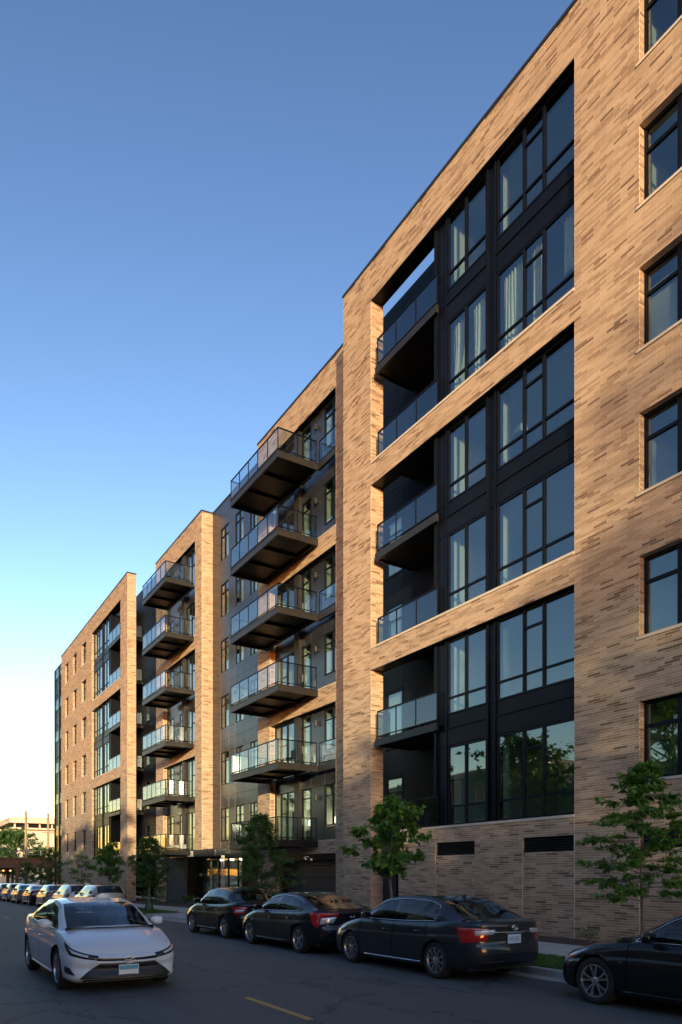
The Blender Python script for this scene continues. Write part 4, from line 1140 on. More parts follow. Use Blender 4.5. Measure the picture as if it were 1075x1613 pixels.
    # patches that follow the body: lamps, grilles, bumpers
    def patch(nm, pts, mat, off=0.006, both=True, parent=None, nu=12, nv=6, lab=None):
        if not both: nu, nv = 30, 10; off = max(off, 0.013)
        """pts: four corners (a, v) lower-start, lower-end, upper-end, upper-start"""
        res = []
        for sgn in ((1, -1) if both else (1,)):
            m = MB(); rows = []
            for j in range(nv + 1):
                t = j / nv; row = []
                for i in range(nu + 1):
                    s = i / nu
                    a = (pts[0][0] * (1 - s) + pts[1][0] * s) * (1 - t) + (pts[3][0] * (1 - s) + pts[2][0] * s) * t
                    v = (pts[0][1] * (1 - s) + pts[1][1] * s) * (1 - t) + (pts[3][1] * (1 - s) + pts[2][1] * s) * t
                    e = 1.0 if 0 < i < nu and 0 < j < nv else 0.0
                    sg = -sgn if (a < 0 or a > AE) else sgn
                    p = S(2 * AE - a if a > AE else abs(a), v, off * e + (0.0015 if both else 0.005) * (1 - e)); row.append((p[0] * sg, p[1], p[2]))
                rows.append(row)
            m.grid(rows, flip=sgn > 0); res.append(add(nm, merge(m), mat, parent, True, lab=lab))
        return res
    fw, rwd = (lambda k: a_front_w(k * hw)), (lambda k: a_rear_w(k * hw)); fl = lambda l: a_of_l(l); rl = lambda d: a_of_l(L - d)
    for (nm, mat, kind, pts, both, off) in C['patches']:
        cv = {'f': fw, 'l': fl, 'r': rwd, 'd': rl}
        pp = []
        for (k, x, v) in pts: pp.append((-fw(-x) if (k == 'f' and x < 0) else (2 * AE - rwd(-x) if (k == 'r' and x < 0) else cv[k](x)), v))
        patch(nm, pp, mat, off, both)
    for f_ in C.get('extras', ()): f_(add, S, dict(L=L, hw=hw, fw=fw, r=rwd, fl=fl, rl=rl, zs=zs, root=root))
    # sill trim
    for sgn in (1, -1):
        m = MB(); pts = []
        for l in np.linspace(wheels[0] + Ra + 0.06, wheels[1] - Ra - 0.05, 10):
            p = S(a_of_l(l), 0.10, 0.008); pts.append((p[0] * sgn, p[1], p[2]))
        m.tube(pts, 0.018, 6); add('sill_trim', m, C.get('sill', paint), smooth=True)
    return root

def rear_plate(w=0.31, h=0.155, v=0.62, text=True, blue=False, out=0.03, d=0.0, front=False):
    def f(add, S, k):
        p = S(k['fw'](0.0) if front else k['r'](0.0), v, 0)
        sg = 1 if front else -1
        y = p[1] + sg * out; m = MB()
        m.box(-w / 2, w / 2, min(y, y - sg * 0.012), max(y, y - sg * 0.012), p[2] - h / 2, p[2] + h / 2); o = add('number_plate', m, 'plate_white', bevel=0.004)
        if blue:
            b = MB(); b.box(-w / 2 + 0.01, w / 2 - 0.01, min(y + sg * 0.001, y + sg * 0.002), max(y + sg * 0.001, y + sg * 0.003), p[2] + 0.0, p[2] + h / 2 - 0.012); add('plate_band', b, 'plate_blue', o)
        else:                                                # dark raised characters, too small in the photograph to read
            x = -w / 2 + 0.028
            t = MB()
            for i in range(7):
                for (a, b, c_, d_) in R.sample([(0, 0, 0.006, 1), (0.018, 0, 0.024, 1), (0, 0, 0.024, 0.1), (0, 0.45, 0.024, 0.55), (0, 0.9, 0.024, 1)], 4):
                    t.box(x + a, x + c_, y + sg * 0.001 - 0.0005, y + sg * 0.001 + 0.0005, p[2] - 0.035 + b * 0.07, p[2] - 0.035 + d_ * 0.07)
                x += 0.037
            add('plate_characters', t, 'plate_ink', o)
    return f
def emblem(v, r_=0.055, front=False, kind='ovals', out=0.012):
    def f(add, S, k):
        p = S(k['fw'](0.0) if front else k['r'](0.0), v, 0); sg = 1 if front else -1; y = p[1] + sg * out; z = p[2]; m = MB()
        def ring(cx, cz, rx, rz_): m.tube([(cx + rx * math.cos(t), y, cz + rz_ * math.sin(t)) for t in np.linspace(0, 2 * math.pi, 25)], 0.006, 6)
        if kind == 'ovals': ring(0, z, r_ * 1.35, r_ * 0.95); ring(0, z, r_ * 0.5, r_ * 0.9); ring(0, z + r_ * 0.35, r_ * 0.95, r_ * 0.42)
        else:
            m.tube([(-r_, y, z + r_ * 0.8), (-r_ * 0.8, y, z - r_ * 0.8)], 0.009, 6); m.tube([(r_, y, z + r_ * 0.8), (r_ * 0.8, y, z - r_ * 0.8)], 0.009, 6); m.tube([(-r_ * 0.85, y, z), (r_ * 0.85, y, z)], 0.009, 6)
        add('emblem', m, 'chrome', smooth=True)
    return f
def side_badge(l, v, w=0.09):
    def f(add, S, k):
        for sgn in (1, -1):
            p = S(k['fl'](l), v, 0.006); m = MB()
            for i in range(5): m.box(sgn * p[0] - 0.003, sgn * p[0] + 0.003, p[1] - i * w / 5, p[1] - i * w / 5 - w / 7 + 0.0, p[2] - 0.009, p[2] + 0.009)
            add('badge', m, 'chrome')
    return f

SEDAN = dict(L=4.82, W=1.82, wb=2.775, fo=0.96, tyre=0.33, doors=(1.33, 2.46, 3.46), q0=3.36, q1=3.66, lA1=2.06, lC1=3.62, deck=True, rim='ten', trim='full',
             shoulder=[(0, 0.66), (0.25, 0.74), (0.8, 0.86), (1.3, 0.945), (2.4, 0.955), (3.4, 0.985), (4.1, 1.035), (4.6, 1.055), (4.82, 1.03)],
             rail=[(1.22, 0.965, 0.735), (1.62, 1.19, 0.69), (2.06, 1.385, 0.62), (2.7, 1.44, 0.595), (3.25, 1.425, 0.59), (3.62, 1.355, 0.605), (4.0, 1.20, 0.655), (4.36, 1.05, 0.70)])
def V(base, **k): d = dict(base); d.update(k); return d
F_COMMON = lambda hl: [
    ('headlight', 'lamp_clear', 'f', hl, True, 0.008),
    ('lower_grille', 'trim_black', 'f', [('f', -0.55, 0.10), ('f', 0.55, 0.10), ('f', 0.50, 0.34), ('f', -0.50, 0.34)], False, 0.006),
    ('grille', 'gloss_black', 'f', [('f', -0.36, 0.56), ('f', 0.36, 0.56), ('f', 0.42, 0.80), ('f', -0.42, 0.80)], False, 0.006)]
SIDE_MARK = ('side_marker', 'lamp_amber', 'l', [('l', 0.42, 0.50), ('l', 0.56, 0.50), ('l', 0.56, 0.56), ('l', 0.42, 0.56)], True, 0.006)
GREY = V(SEDAN, paint='paint_grey', seat='seat_light', sill='chrome', handle='paint_grey', antenna=True, patches=F_COMMON([('f', 0.62, 0.62), ('l', 0.62, 0.72), ('l', 0.78, 0.90), ('f', 0.60, 0.84)]) + [
    ('tail_light', 'lamp_red', 'r', [('r', 0.62, 0.60), ('d', 0.40, 0.56), ('d', 0.58, 0.88), ('r', 0.60, 0.86)], True, 0.012),
    ('reversing_light', 'lamp_clear', 'r', [('r', 0.50, 0.74), ('r', 0.84, 0.70), ('r', 0.86, 0.82), ('r', 0.46, 0.85)], True, 0.020),
    ('boot_strip', 'chrome', 'r', [('r', -0.48, 0.755), ('r', 0.48, 0.755), ('r', 0.48, 0.80), ('r', -0.48, 0.80)], False, 0.014),
    ('rear_bumper_trim', 'trim_black', 'r', [('r', -0.74, 0.03), ('r', 0.74, 0.03), ('r', 0.70, 0.14), ('r', -0.70, 0.14)], False, 0.010),
    ('bumper_crease', 'paint_grey', 'r', [('r', -0.80, 0.30), ('r', 0.80, 0.30), ('r', 0.80, 0.34), ('r', -0.80, 0.34)], False, 0.010)],
    extras=[rear_plate(v=0.63, out=0.025), emblem(0.88, 0.05, out=0.02), side_badge(0.98, 0.80)])
make_car(GREY, 'grey_sedan', 'dark grey hybrid sedan with chrome window trim, parked nearest but one', 'car', (9.11, 11.26, 0), 0.0)
CIVIC = V(SEDAN, L=4.63, W=1.80, wb=2.70, fo=0.90, paint='paint_navy', rim='five', trim='full', seat='seat_cloth', doors=(1.28, 2.38, 3.36), q0=3.30, q1=3.58, lA1=2.02, lC1=3.30,
    shoulder=[(0, 0.62), (0.25, 0.72), (0.8, 0.84), (1.3, 0.92), (2.4, 0.94), (3.4, 0.975), (4.0, 1.01), (4.4, 1.03), (4.63, 1.02)],
    rail=[(1.16, 0.94, 0.735), (1.58, 1.16, 0.69), (2.02, 1.335, 0.62), (2.55, 1.39, 0.59), (3.0, 1.375, 0.58), (3.45, 1.29, 0.60), (3.9, 1.14, 0.65), (4.30, 1.025, 0.69)],
    patches=F_COMMON([('f', 0.62, 0.64), ('l', 0.58, 0.74), ('l', 0.72, 0.92), ('f', 0.60, 0.84)]) + [
    ('tail_light', 'lamp_red', 'r', [('r', 0.86, 0.52), ('d', 0.36, 0.58), ('d', 0.60, 0.96), ('r', 0.80, 0.92)], True, 0.014),
    ('tail_light_bar', 'lamp_red', 'r', [('r', 0.40, 0.84), ('r', 0.86, 0.80), ('r', 0.86, 0.95), ('r', 0.40, 0.94)], True, 0.016),
    ('reversing_light', 'lamp_clear', 'r', [('r', 0.52, 0.64), ('r', 0.84, 0.60), ('r', 0.84, 0.79), ('r', 0.44, 0.83)], True, 0.014),
    ('rear_reflector', 'lamp_red', 'd', [('r', 0.80, 0.22), ('d', 0.16, 0.22), ('d', 0.16, 0.31), ('r', 0.84, 0.31)], True, 0.008),
    ('rear_bumper_trim', 'trim_black', 'r', [('r', -0.80, 0.03), ('r', 0.80, 0.03), ('r', 0.66, 0.20), ('r', -0.66, 0.20)], False, 0.010)],
    extras=[rear_plate(v=0.50, out=0.02), emblem(0.80, 0.05, kind='h', out=0.02)])
make_car(CIVIC, 'black_sedan', 'black fastback sedan with curved red tail lights parked between two other sedans', 'car', (9.02, 16.15, 0), 0.0, 'dark sedans parked along the kerb')
COROLLA = V(SEDAN, L=4.54, W=1.76, wb=2.60, fo=0.93, paint='paint_black', rim='five', trim=None, seat='seat_light', doors=(1.28, 2.34, 3.28), q0=3.16, q1=3.40, lA1=1.98, lC1=3.46,
    shoulder=[(0, 0.64), (0.25, 0.73), (0.8, 0.85), (1.3, 0.94), (2.4, 0.955), (3.3, 0.985), (3.9, 1.03), (4.3, 1.05), (4.54, 1.03)],
    rail=[(1.16, 0.96, 0.715), (1.56, 1.19, 0.67), (1.98, 1.385, 0.605), (2.55, 1.44, 0.58), (3.1, 1.425, 0.575), (3.46, 1.36, 0.59), (3.78, 1.20, 0.635), (4.08, 1.05, 0.675)],
    patches=F_COMMON([('f', 0.62, 0.62), ('l', 0.60, 0.72), ('l', 0.76, 0.92), ('f', 0.60, 0.84)]) + [
    ('tail_light', 'lamp_red', 'r', [('r', 0.66, 0.62), ('d', 0.34, 0.60), ('d', 0.52, 0.88), ('r', 0.62, 0.86)], True, 0.012),
    ('reversing_light', 'lamp_clear', 'r', [('r', 0.70, 0.68), ('r', 0.92, 0.66), ('r', 0.92, 0.78), ('r', 0.68, 0.79)], True, 0.018),
    ('boot_strip', 'chrome', 'r', [('r', -0.44, 0.76), ('r', 0.44, 0.76), ('r', 0.44, 0.80), ('r', -0.44, 0.80)], False, 0.014)],
    extras=[rear_plate(v=0.60), emblem(0.86, 0.05, out=0.02)])
make_car(COROLLA, 'black_sedan', 'black compact sedan parked foremost of the near row, by the driveway', 'car', (9.06, 20.72, 0), 0.0, 'dark sedans parked along the kerb')
INF = V(SEDAN, L=4.83, W=1.84, wb=2.85, fo=0.86, tyre=0.335, paint='paint_black', rim='twin', trim='full', doors=(1.40, 2.52, 3.50), q0=3.42, q1=3.72, lA1=2.12, hood_rib=0.022,
    shoulder=[(0, 0.62), (0.2, 0.70), (0.6, 0.80), (1.1, 0.885), (1.6, 0.92), (2.4, 0.93), (3.4, 0.965), (4.1, 1.01), (4.6, 1.03), (4.83, 1.01)],
    rail=[(1.34, 0.93, 0.735), (1.72, 1.15, 0.69), (2.12, 1.345, 0.62), (2.7, 1.40, 0.59), (3.2, 1.385, 0.585), (3.6, 1.32, 0.60), (4.0, 1.17, 0.65), (4.36, 1.02, 0.70)],
    patches=[('headlight', 'lamp_clear', 'f', [('f', 0.60, 0.60), ('l', 0.40, 0.74), ('l', 0.72, 0.96), ('f', 0.62, 0.82)], True, 0.010),
             ('indicator', 'lamp_amber', 'l', [('l', 0.30, 0.72), ('l', 0.46, 0.78), ('l', 0.56, 0.90), ('l', 0.36, 0.86)], True, 0.014),
             ('grille', 'gloss_black', 'f', [('f', -0.46, 0.40), ('f', 0.46, 0.40), ('f', 0.50, 0.80), ('f', -0.50, 0.80)], False, 0.006),
             ('lower_grille', 'trim_black', 'f', [('f', -0.66, 0.06), ('f', 0.66, 0.06), ('f', 0.60, 0.24), ('f', -0.60, 0.24)], False, 0.008),
             ('tail_light', 'lamp_red', 'r', [('r', 0.6, 0.62), ('d', 0.36, 0.62), ('d', 0.5, 0.86), ('r', 0.6, 0.86)], True, 0.012)],
    extras=[side_badge(1.28, 0.66, 0.06), emblem(0.70, 0.05, front=True, out=0.02)])
make_car(INF, 'black_sedan', 'glossy black sedan nearest the camera, only its hood and front wheel in view', 'car', (9.42, 5.20, 0), 0.0, 'dark sedans parked along the kerb')
WHITE = V(SEDAN, L=4.88, W=1.84, wb=2.825, fo=0.98, tyre=0.34, paint='paint_white', rim='twin', trim='low', doors=(1.36, 2.50, 3.52),
    shoulder=[(0, 0.62), (0.2, 0.71), (0.7, 0.82), (1.25, 0.92), (2.4, 0.94), (3.4, 0.975), (4.1, 1.02), (4.6, 1.05), (4.88, 1.03)],
    rail=[(1.20, 0.94, 0.735), (1.62, 1.15, 0.69), (2.06, 1.335, 0.62), (2.7, 1.395, 0.595), (3.25, 1.38, 0.59), (3.62, 1.31, 0.605), (4.0, 1.17, 0.655), (4.36, 1.04, 0.70)],
    nose=[(0, 0.06), (0.12, 0.0), (0.28, 0.03), (0.45, 0.06), (0.62, 0.03), (0.80, 0.03), (1.0, 0.16)],
    patches=[('headlight', 'gloss_black', 'f', [('f', 0.52, 0.74), ('l', 0.34, 0.76), ('l', 0.66, 0.98), ('f', 0.50, 0.90)], True, 0.010),
             ('headlight_lens', 'lamp_clear', 'f', [('f', 0.66, 0.80), ('l', 0.26, 0.82), ('l', 0.40, 0.93), ('f', 0.64, 0.88)], True, 0.016),
             ('upper_grille', 'gloss_black', 'f', [('f', -0.52, 0.72), ('f', 0.52, 0.72), ('f', 0.52, 0.82), ('f', -0.52, 0.82)], False, 0.008),
             ('lower_grille', 'trim_black', 'f', [('f', -0.80, 0.11), ('f', 0.80, 0.11), ('f', 0.46, 0.64), ('f', -0.46, 0.64)], False, 0.008),
             ('air_intake', 'trim_black', 'f', [('f', 0.84, 0.22), ('f', 0.955, 0.26), ('f', 0.95, 0.44), ('f', 0.90, 0.42)], True, 0.008),
             ('front_splitter', 'trim_black', 'f', [('f', -0.80, 0.02), ('f', 0.80, 0.02), ('f', 0.74, 0.10), ('f', -0.74, 0.10)], False, 0.012),
             ('front_bar', 'paint_white', 'f', [('f', -0.60, 0.66), ('f', 0.60, 0.66), ('f', 0.60, 0.72), ('f', -0.60, 0.72)], False, 0.022),
             ('tail_light', 'lamp_red', 'r', [('r', 0.6, 0.62), ('d', 0.36, 0.62), ('d', 0.5, 0.86), ('r', 0.6, 0.86)], True, 0.012)],
    extras=[rear_plate(v=0.40, blue=True, front=True, out=0.05), emblem(0.76, 0.06, front=True, out=0.03)])
make_car(WHITE, 'white_sedan', 'white sedan driving towards the camera in the street with a blue and white plate', 'car', (3.18, 13.75, 0), math.pi)

# the far parked row
SUV = V(SEDAN, L=4.70, W=1.86, wb=2.72, fo=0.92, tyre=0.355, deck=False, rim='five', rails=True, trim='low', doors=(1.36, 2.46, 3.44), q0=3.40, q1=4.06, lA1=2.0, lC1=4.20, rear_b=0.05,
    shoulder=[(0, 0.80), (0.2, 0.90), (0.7, 1.00), (1.25, 1.07), (2.4, 1.09), (3.4, 1.11), (4.2, 1.13), (4.70, 1.10)],
    rail=[(1.18, 1.08, 0.74), (1.56, 1.34, 0.69), (2.0, 1.57, 0.63), (2.6, 1.645, 0.61), (3.4, 1.635, 0.60), (4.2, 1.575, 0.60), (4.42, 1.38, 0.63), (4.58, 1.16, 0.66)],
    tail=[(0, 0.10), (0.15, 0.02), (0.35, 0.0), (0.8, 0.03), (1.0, 0.05)],
    patches=F_COMMON([('f', 0.62, 0.66), ('l', 0.50, 0.72), ('l', 0.60, 0.90), ('f', 0.60, 0.84)]) + [
    ('tail_light', 'lamp_red', 'r', [('r', 0.80, 0.62), ('d', 0.30, 0.60), ('d', 0.34, 0.96), ('r', 0.78, 0.94)], True, 0.012),
    ('rear_bumper_trim', 'trim_black', 'r', [('r', -0.85, 0.03), ('r', 0.85, 0.03), ('r', 0.80, 0.22), ('r', -0.80, 0.22)], False, 0.010)],
    extras=[rear_plate(v=0.62)])
HATCH = V(SUV, L=4.30, W=1.78, wb=2.60, fo=0.88, tyre=0.325, rails=False, doors=(1.26, 2.30, 3.22), q0=3.20, q1=3.66, lA1=1.92, lC1=3.84,
    shoulder=[(0, 0.70), (0.2, 0.79), (0.7, 0.90), (1.2, 0.97), (2.4, 0.99), (3.4, 1.02), (4.30, 1.03)],
    rail=[(1.12, 0.98, 0.71), (1.5, 1.22, 0.66), (1.92, 1.43, 0.60), (2.5, 1.505, 0.58), (3.2, 1.495, 0.575), (3.84, 1.43, 0.58), (4.04, 1.26, 0.61), (4.20, 1.08, 0.64)])
WAGON = V(SUV, L=4.66, tyre=0.335, shoulder=[(0, 0.70), (0.2, 0.79), (0.7, 0.89), (1.25, 0.96), (2.4, 0.98), (3.4, 1.00), (4.2, 1.02), (4.66, 1.0)],
    rail=[(1.18, 0.97, 0.73), (1.56, 1.20, 0.68), (2.0, 1.40, 0.62), (2.6, 1.465, 0.60), (3.4, 1.455, 0.59), (4.1, 1.40, 0.59), (4.36, 1.22, 0.62), (4.54, 1.04, 0.65)], lC1=4.1)
FAR = 'cars in the far parked row'
def far(C, paint, nm, lab, y, cat='car', x=9.08, **k):
    c = V(C, paint=paint, **k); make_car(c, nm, lab, cat, (x, y + C['L'] / 2, gz(y + C['L'] / 2)), R.uniform(-0.008, 0.008), FAR).rotation_euler[0] = -SLOPE
far(WAGON, 'paint_sand', 'estate_car', 'pale sand estate car last of the far parked row, partly hidden by the white sedan', 35.4, rails=False)
far(WAGON, 'paint_white', 'estate_car', 'white estate car with roof rails in front of the pale sand one', 41.3)
far(COROLLA, 'paint_silver', 'silver_sedan', 'silver blue sedan parked ahead of the white estate car', 47.2)
far(CIVIC, 'paint_black', 'black_sedan', 'black sedan in the far row between two silver sedans', 53.0)
far(SEDAN | dict(patches=COROLLA['patches'], extras=[rear_plate(v=0.6)]), 'paint_silver', 'silver_sedan', 'silver sedan parked just ahead of the black sedan in the far row', 58.6)
far(HATCH, 'paint_white', 'white_hatchback', 'white hatchback with tall red tail lights in the far row', 64.6)
far(HATCH, 'paint_white', 'white_hatchback', 'second white hatchback, ahead of the first in the far row', 70.2)
far(COROLLA, 'paint_navy', 'dark_sedan', 'dark sedan farthest along the parked row at the left edge', 75.6)
# ------------------------------------------------------------------ trees and shrubs
def leaves_mesh(pts, dirs, size, aspect, droop, rng, fold=0.25):
    """one folded leaf (two faces) per point"""
    n = len(pts); P = np.asarray(pts); D = np.asarray(dirs)
    D = D + rng.normal(0, 0.55, (n, 3)); D[:, 2] -= droop; D /= np.linalg.norm(D, axis=1)[:, None]
    up = np.tile(np.array([[0, 0, 1.0]]), (n, 1)) + rng.normal(0, 0.45, (n, 3))
    S_ = np.cross(D, up); S_ /= np.maximum(np.linalg.norm(S_, axis=1), 1e-6)[:, None]; N = np.cross(S_, D)
    L_ = size * rng.uniform(0.6, 1.25, n)[:, None]; Wd = L_ * aspect * 0.5
    b = P; t = P + D * L_ - N * L_ * 0.12; m1 = P + D * L_ * 0.42
    l = m1 + S_ * Wd + N * Wd * fold; r_ = m1 - S_ * Wd + N * Wd * fold
    V = np.stack([b, l, t, r_, m1], 1).reshape(-1, 3)
    o = np.arange(n)[:, None] * 5
    F = np.stack([o + np.array([[0, 4, 1]]), o + np.array([[4, 2, 1]]), o + np.array([[0, 3, 4]]), o + np.array([[4, 3, 2]])], 1).reshape(-1, 3)
    tone = np.repeat(np.clip(rng.beta(2, 2.2, n), 0, 1), 4)
    return V, F, tone
def tree(name, label, loc, h, trunk_r, base, prof, nbr, leaf, nleaf, aspect, mat, seed, rise=0.35, droop=0.2, group=None, twigs=4, twig_len=0.35, cat='tree', bark='bark', plate=False):
    """tapered trunk with limbs and a crown of single leaves; prof = [(0..1 up the crown, radius)]"""
    rg = random.Random(seed); rng = np.random.default_rng(seed)
    g_ = gz(loc[1]) if loc[0] > 9 else 0.0
    loc = (loc[0], loc[1], loc[2] + g_); h -= g_ * (1 if h > 1.2 else 0)
    root = empty(name, loc, label, cat, group)
    x, y, z0 = loc
    m = MB(); bend = [(rg.uniform(-0.02, 0.02) * h, rg.uniform(-0.02, 0.02) * h) for _ in range(6)]
    tp = []
    for i in range(7):
        t = i / 6; bx, by = bend[min(i, 5)] if i else (0, 0)
        tp.append(Vector((x + bx * t, y + by * t, z0 + h * 0.97 * t)))
    m.tube(tp, [trunk_r * (1.35 if i == 0 else 1) * (1 - 0.88 * (i / 6)) + 0.004 for i in range(7)], 10)
    def trunk_at(t):
        f = t * 6; i = min(int(f), 5); return tp[i].lerp(tp[i + 1], f - i)
    pr = spl(prof); pts, dirs = [], []
    lb = MB()
    ga = rg.uniform(0, 6.28)
    for k in range(nbr):
        c = (k + rg.uniform(0.1, 0.9)) / nbr; zt = base + (0.98 - base) * c
        ga += 2.39996 + rg.uniform(-0.5, 0.5)
        ln = max(0.08, pr(c)) * rg.uniform(0.62, 1.18)
        p = trunk_at(zt); d = Vector((math.cos(ga), math.sin(ga), rise * rg.uniform(0.4, 1.5)))
        path = [p]; q = p.copy(); steps = 5
        for s in range(steps):
            dd = d + Vector((rg.uniform(-0.25, 0.25), rg.uniform(-0.25, 0.25), rg.uniform(-0.18, 0.18) - 0.03 * s)); dd.normalize()
            q = q + dd * ln / steps; path.append(q.copy())
        r0 = trunk_r * (1 - 0.85 * zt) * 0.55
        lb.tube(path, [max(0.004, r0 * (1 - 0.8 * s / steps)) for s in range(steps + 1)], 6)
        for w in range(twigs):
            f = rg.uniform(0.35, 1.0) * steps; i = min(int(f), steps - 1); a = path[i].lerp(path[i + 1], f - i)
            ta = rg.uniform(0, 6.28); tl = twig_len * rg.uniform(0.4, 1.2) * (0.5 + 0.5 * min(1, ln))
            td = (Vector((math.cos(ta), math.sin(ta), rg.uniform(-0.15, 0.55) if not plate else rg.uniform(-0.12, 0.16))) + d * 0.5).normalized(); b = a + td * tl
            lb.tube([a, a.lerp(b, 0.5) + Vector((0, 0, 0.02)), b], [max(0.003, r0 * 0.3), 0.003, 0.002], 4)
            nl = max(2, int(nleaf / (nbr * twigs)))
            for _ in range(nl):
                s = rg.uniform(0.15, 1.05); jx = 0.10 * twig_len
                pts.append(tuple(a.lerp(b, s) + Vector((rg.gauss(0, jx), rg.gauss(0, jx), rg.gauss(0, jx * (0.35 if plate else 1)))))); dirs.append(tuple(td))
    o = len(m.v)
    tk = m.build('trunk', bark, root, smooth=True)
    lb.build('limb', bark, tk, smooth=True)
    V_, F_, tn = leaves_mesh(pts, dirs, leaf, aspect, droop, rng)
    cm = np_mesh('crown', V_, F_, tn)
    c = link('crown', cm, mat, root); c['kind'] = 'stuff'
    return root
YT = 'young street trees on the lawn strip'
tree('street_tree', 'young broad leaved tree with large pale green leaves behind the dark grey sedan', (11.1, 15.2, 0.1), 3.72, 0.045, 0.42, [(0, 0.75), (0.25, 1.05), (0.6, 0.85), (1.0, 0.25)], 30, 0.165, 2600, 0.78, 'leaf_bright', 3, 0.55, 0.75, YT, 4, 0.42)
tree('street_tree', 'young tree with tiered airy branches in front of the near brick wall', (11.1, 7.78, 0.1), 3.85, 0.032, 0.34, [(0, 0.7), (0.2, 1.1), (0.5, 0.95), (0.75, 0.5), (1.0, 0.12)], 50, 0.105, 7800, 0.52, 'leaf_bright', 12, 0.12, 0.15, YT, 5, 0.34, plate=True)
tree('street_tree', 'dense young tree beside the garage, above the two black sedans', (11.1, 22.9, 0.1), 3.95, 0.045, 0.16, [(0, 0.7), (0.25, 1.0), (0.55, 0.85), (0.8, 0.55), (1.0, 0.2)], 60, 0.105, 11000, 0.5, 'leaf_dark', 21, 0.18, 0.2, YT, 5, 0.4)
tree('street_tree', 'dark young tree with a green watering bag at its foot', (11.1, 35.9, 0.1), 3.75, 0.045, 0.30, [(0, 0.7), (0.3, 1.05), (0.7, 0.8), (1.0, 0.25)], 50, 0.115, 9000, 0.5, 'leaf_dark', 33, 0.2, 0.2, YT, 5, 0.42)
tree('street_tree', 'young round headed green tree before the far brick block', (11.1, 43.8, 0.1), 3.5, 0.04, 0.42, [(0, 0.8), (0.3, 1.15), (0.7, 0.85), (1.0, 0.3)], 30, 0.18, 2400, 0.75, 'leaf_bright', 44, 0.5, 0.6, YT, 4, 0.45)
tree('street_tree', 'thin sparse young tree between the two fuller far trees', (11.1, 51.0, 0.1), 3.2, 0.035, 0.40, [(0, 0.7), (0.4, 1.0), (1.0, 0.25)], 26, 0.10, 2400, 0.5, 'leaf_bright', 55, 0.2, 0.2, YT, 5, 0.45)
tree('street_tree', 'bushy young tree at the far corner of the building', (11.1, 61.9, 0.1), 3.9, 0.045, 0.25, [(0, 0.8), (0.35, 1.2), (0.7, 0.9), (1.0, 0.25)], 40, 0.13, 4200, 0.55, 'leaf_dark', 66, 0.3, 0.3, YT, 5, 0.5)
tree('street_tree', 'low young tree farthest along the street in front of the viaduct', (11.1, 74.0, 0.1), 3.0, 0.04, 0.30, [(0, 0.8), (0.4, 1.2), (1.0, 0.3)], 30, 0.14, 2600, 0.55, 'leaf_dark', 77, 0.3, 0.3, YT, 5, 0.5)
# shrubs in the mulch bed
SH = 'shrubs in the mulch bed'
for i, (x, y, h, rr, lab) in enumerate(((15.1, 46.6, 0.95, 0.55, 'round leafy shrub in the bed beside the tall brick pier'), (16.3, 44.6, 0.45, 0.45, 'low spreading shrub in front of the dark block wall'),
                                       (16.2, 43.4, 0.42, 0.42, 'low shrub nearer the glazed entrance'), (14.9, 49.0, 0.85, 0.5, 'dark shrub at the foot of the brick pier'),
                                       (14.6, 38.5, 0.35, 0.35, 'small leafy plant at the pavement edge near the entrance'), (15.1, 12.1, 0.30, 0.30, 'small green weed at the foot of the near brick wall'))):
    tree('shrub', lab, (x, y, 0.12), h, 0.02, 0.05, [(0, rr * 0.8), (0.4, rr), (1, rr * 0.5)], 16, 0.09 if h > 0.4 else 0.06, 900 if h > 0.4 else 220, 0.5, 'leaf_dark', 90 + i, 0.6, 0.1, SH, 4, 0.2, 'shrub')
# watering bag round the foot of a tree
m = MB(); bx, by = 11.1, 35.9
rows = []
for (z, r_) in ((0.10, 0.17), (0.16, 0.21), (0.3, 0.20), (0.5, 0.155), (0.66, 0.10), (0.74, 0.075), (0.76, 0.05)):
    rows.append([(bx + r_ * (1 + 0.16 * math.sin(7 * t + z * 6)) * math.cos(t), by + r_ * (1 + 0.14 * math.sin(9 * t + 1)) * math.sin(t), z) for t in np.linspace(0, 2 * math.pi, 25)])
rows = [[(a, b, c - 0.11) for (a, b, c) in r_] for r_ in rows]
m.grid(rows)
tag(m.build('watering_bag', 'bag_green', smooth=True), 'green tree watering bag wrapped round a young trunk', 'watering bag')
# big old trees across the street: they shade the facade and show in its windows
OT = 'old street trees across the road'
for i, (x, y, h, rr, lab) in enumerate(((-3.8, 23.0, 11.5, 3.4, 'old tree across the road mirrored in the near windows'), (-3.8, 33.0, 10.5, 3.6, 'old tree across the road mirrored in the lowest bay windows'),
                                       (-3.4, 46.0, 10.5, 3.6, 'old tree across the road opposite the far parked row'), (-3.4, 60.0, 11.0, 3.8, 'old tree across the road opposite the far block'), (-3.4, 76.0, 11.0, 3.8, 'old tree across the road near the viaduct'),
                                       (-4.5, -37.0, 17.0, 4.6, 'tallest old tree across the road behind the camera'), (-4.2, -28.5, 15.0, 4.0, 'tall old tree across the road shading the near wall'),
                                       (-4.5, -21.0, 12.0, 3.6, 'middling old tree across the road behind the camera'), (-4.0, -12.0, 8.6, 3.0, 'smaller old tree across the road behind the camera'))):
    tree('old_tree', lab, (x, y, 0.1), h, 0.30, 0.36, [(0, rr * 0.7), (0.35, rr), (0.75, rr * 0.8), (1, rr * 0.3)], 34, 0.40, 5200, 0.6, 'leaf_dark', 120 + i, 0.5, 0.3, OT, 6, 1.5)
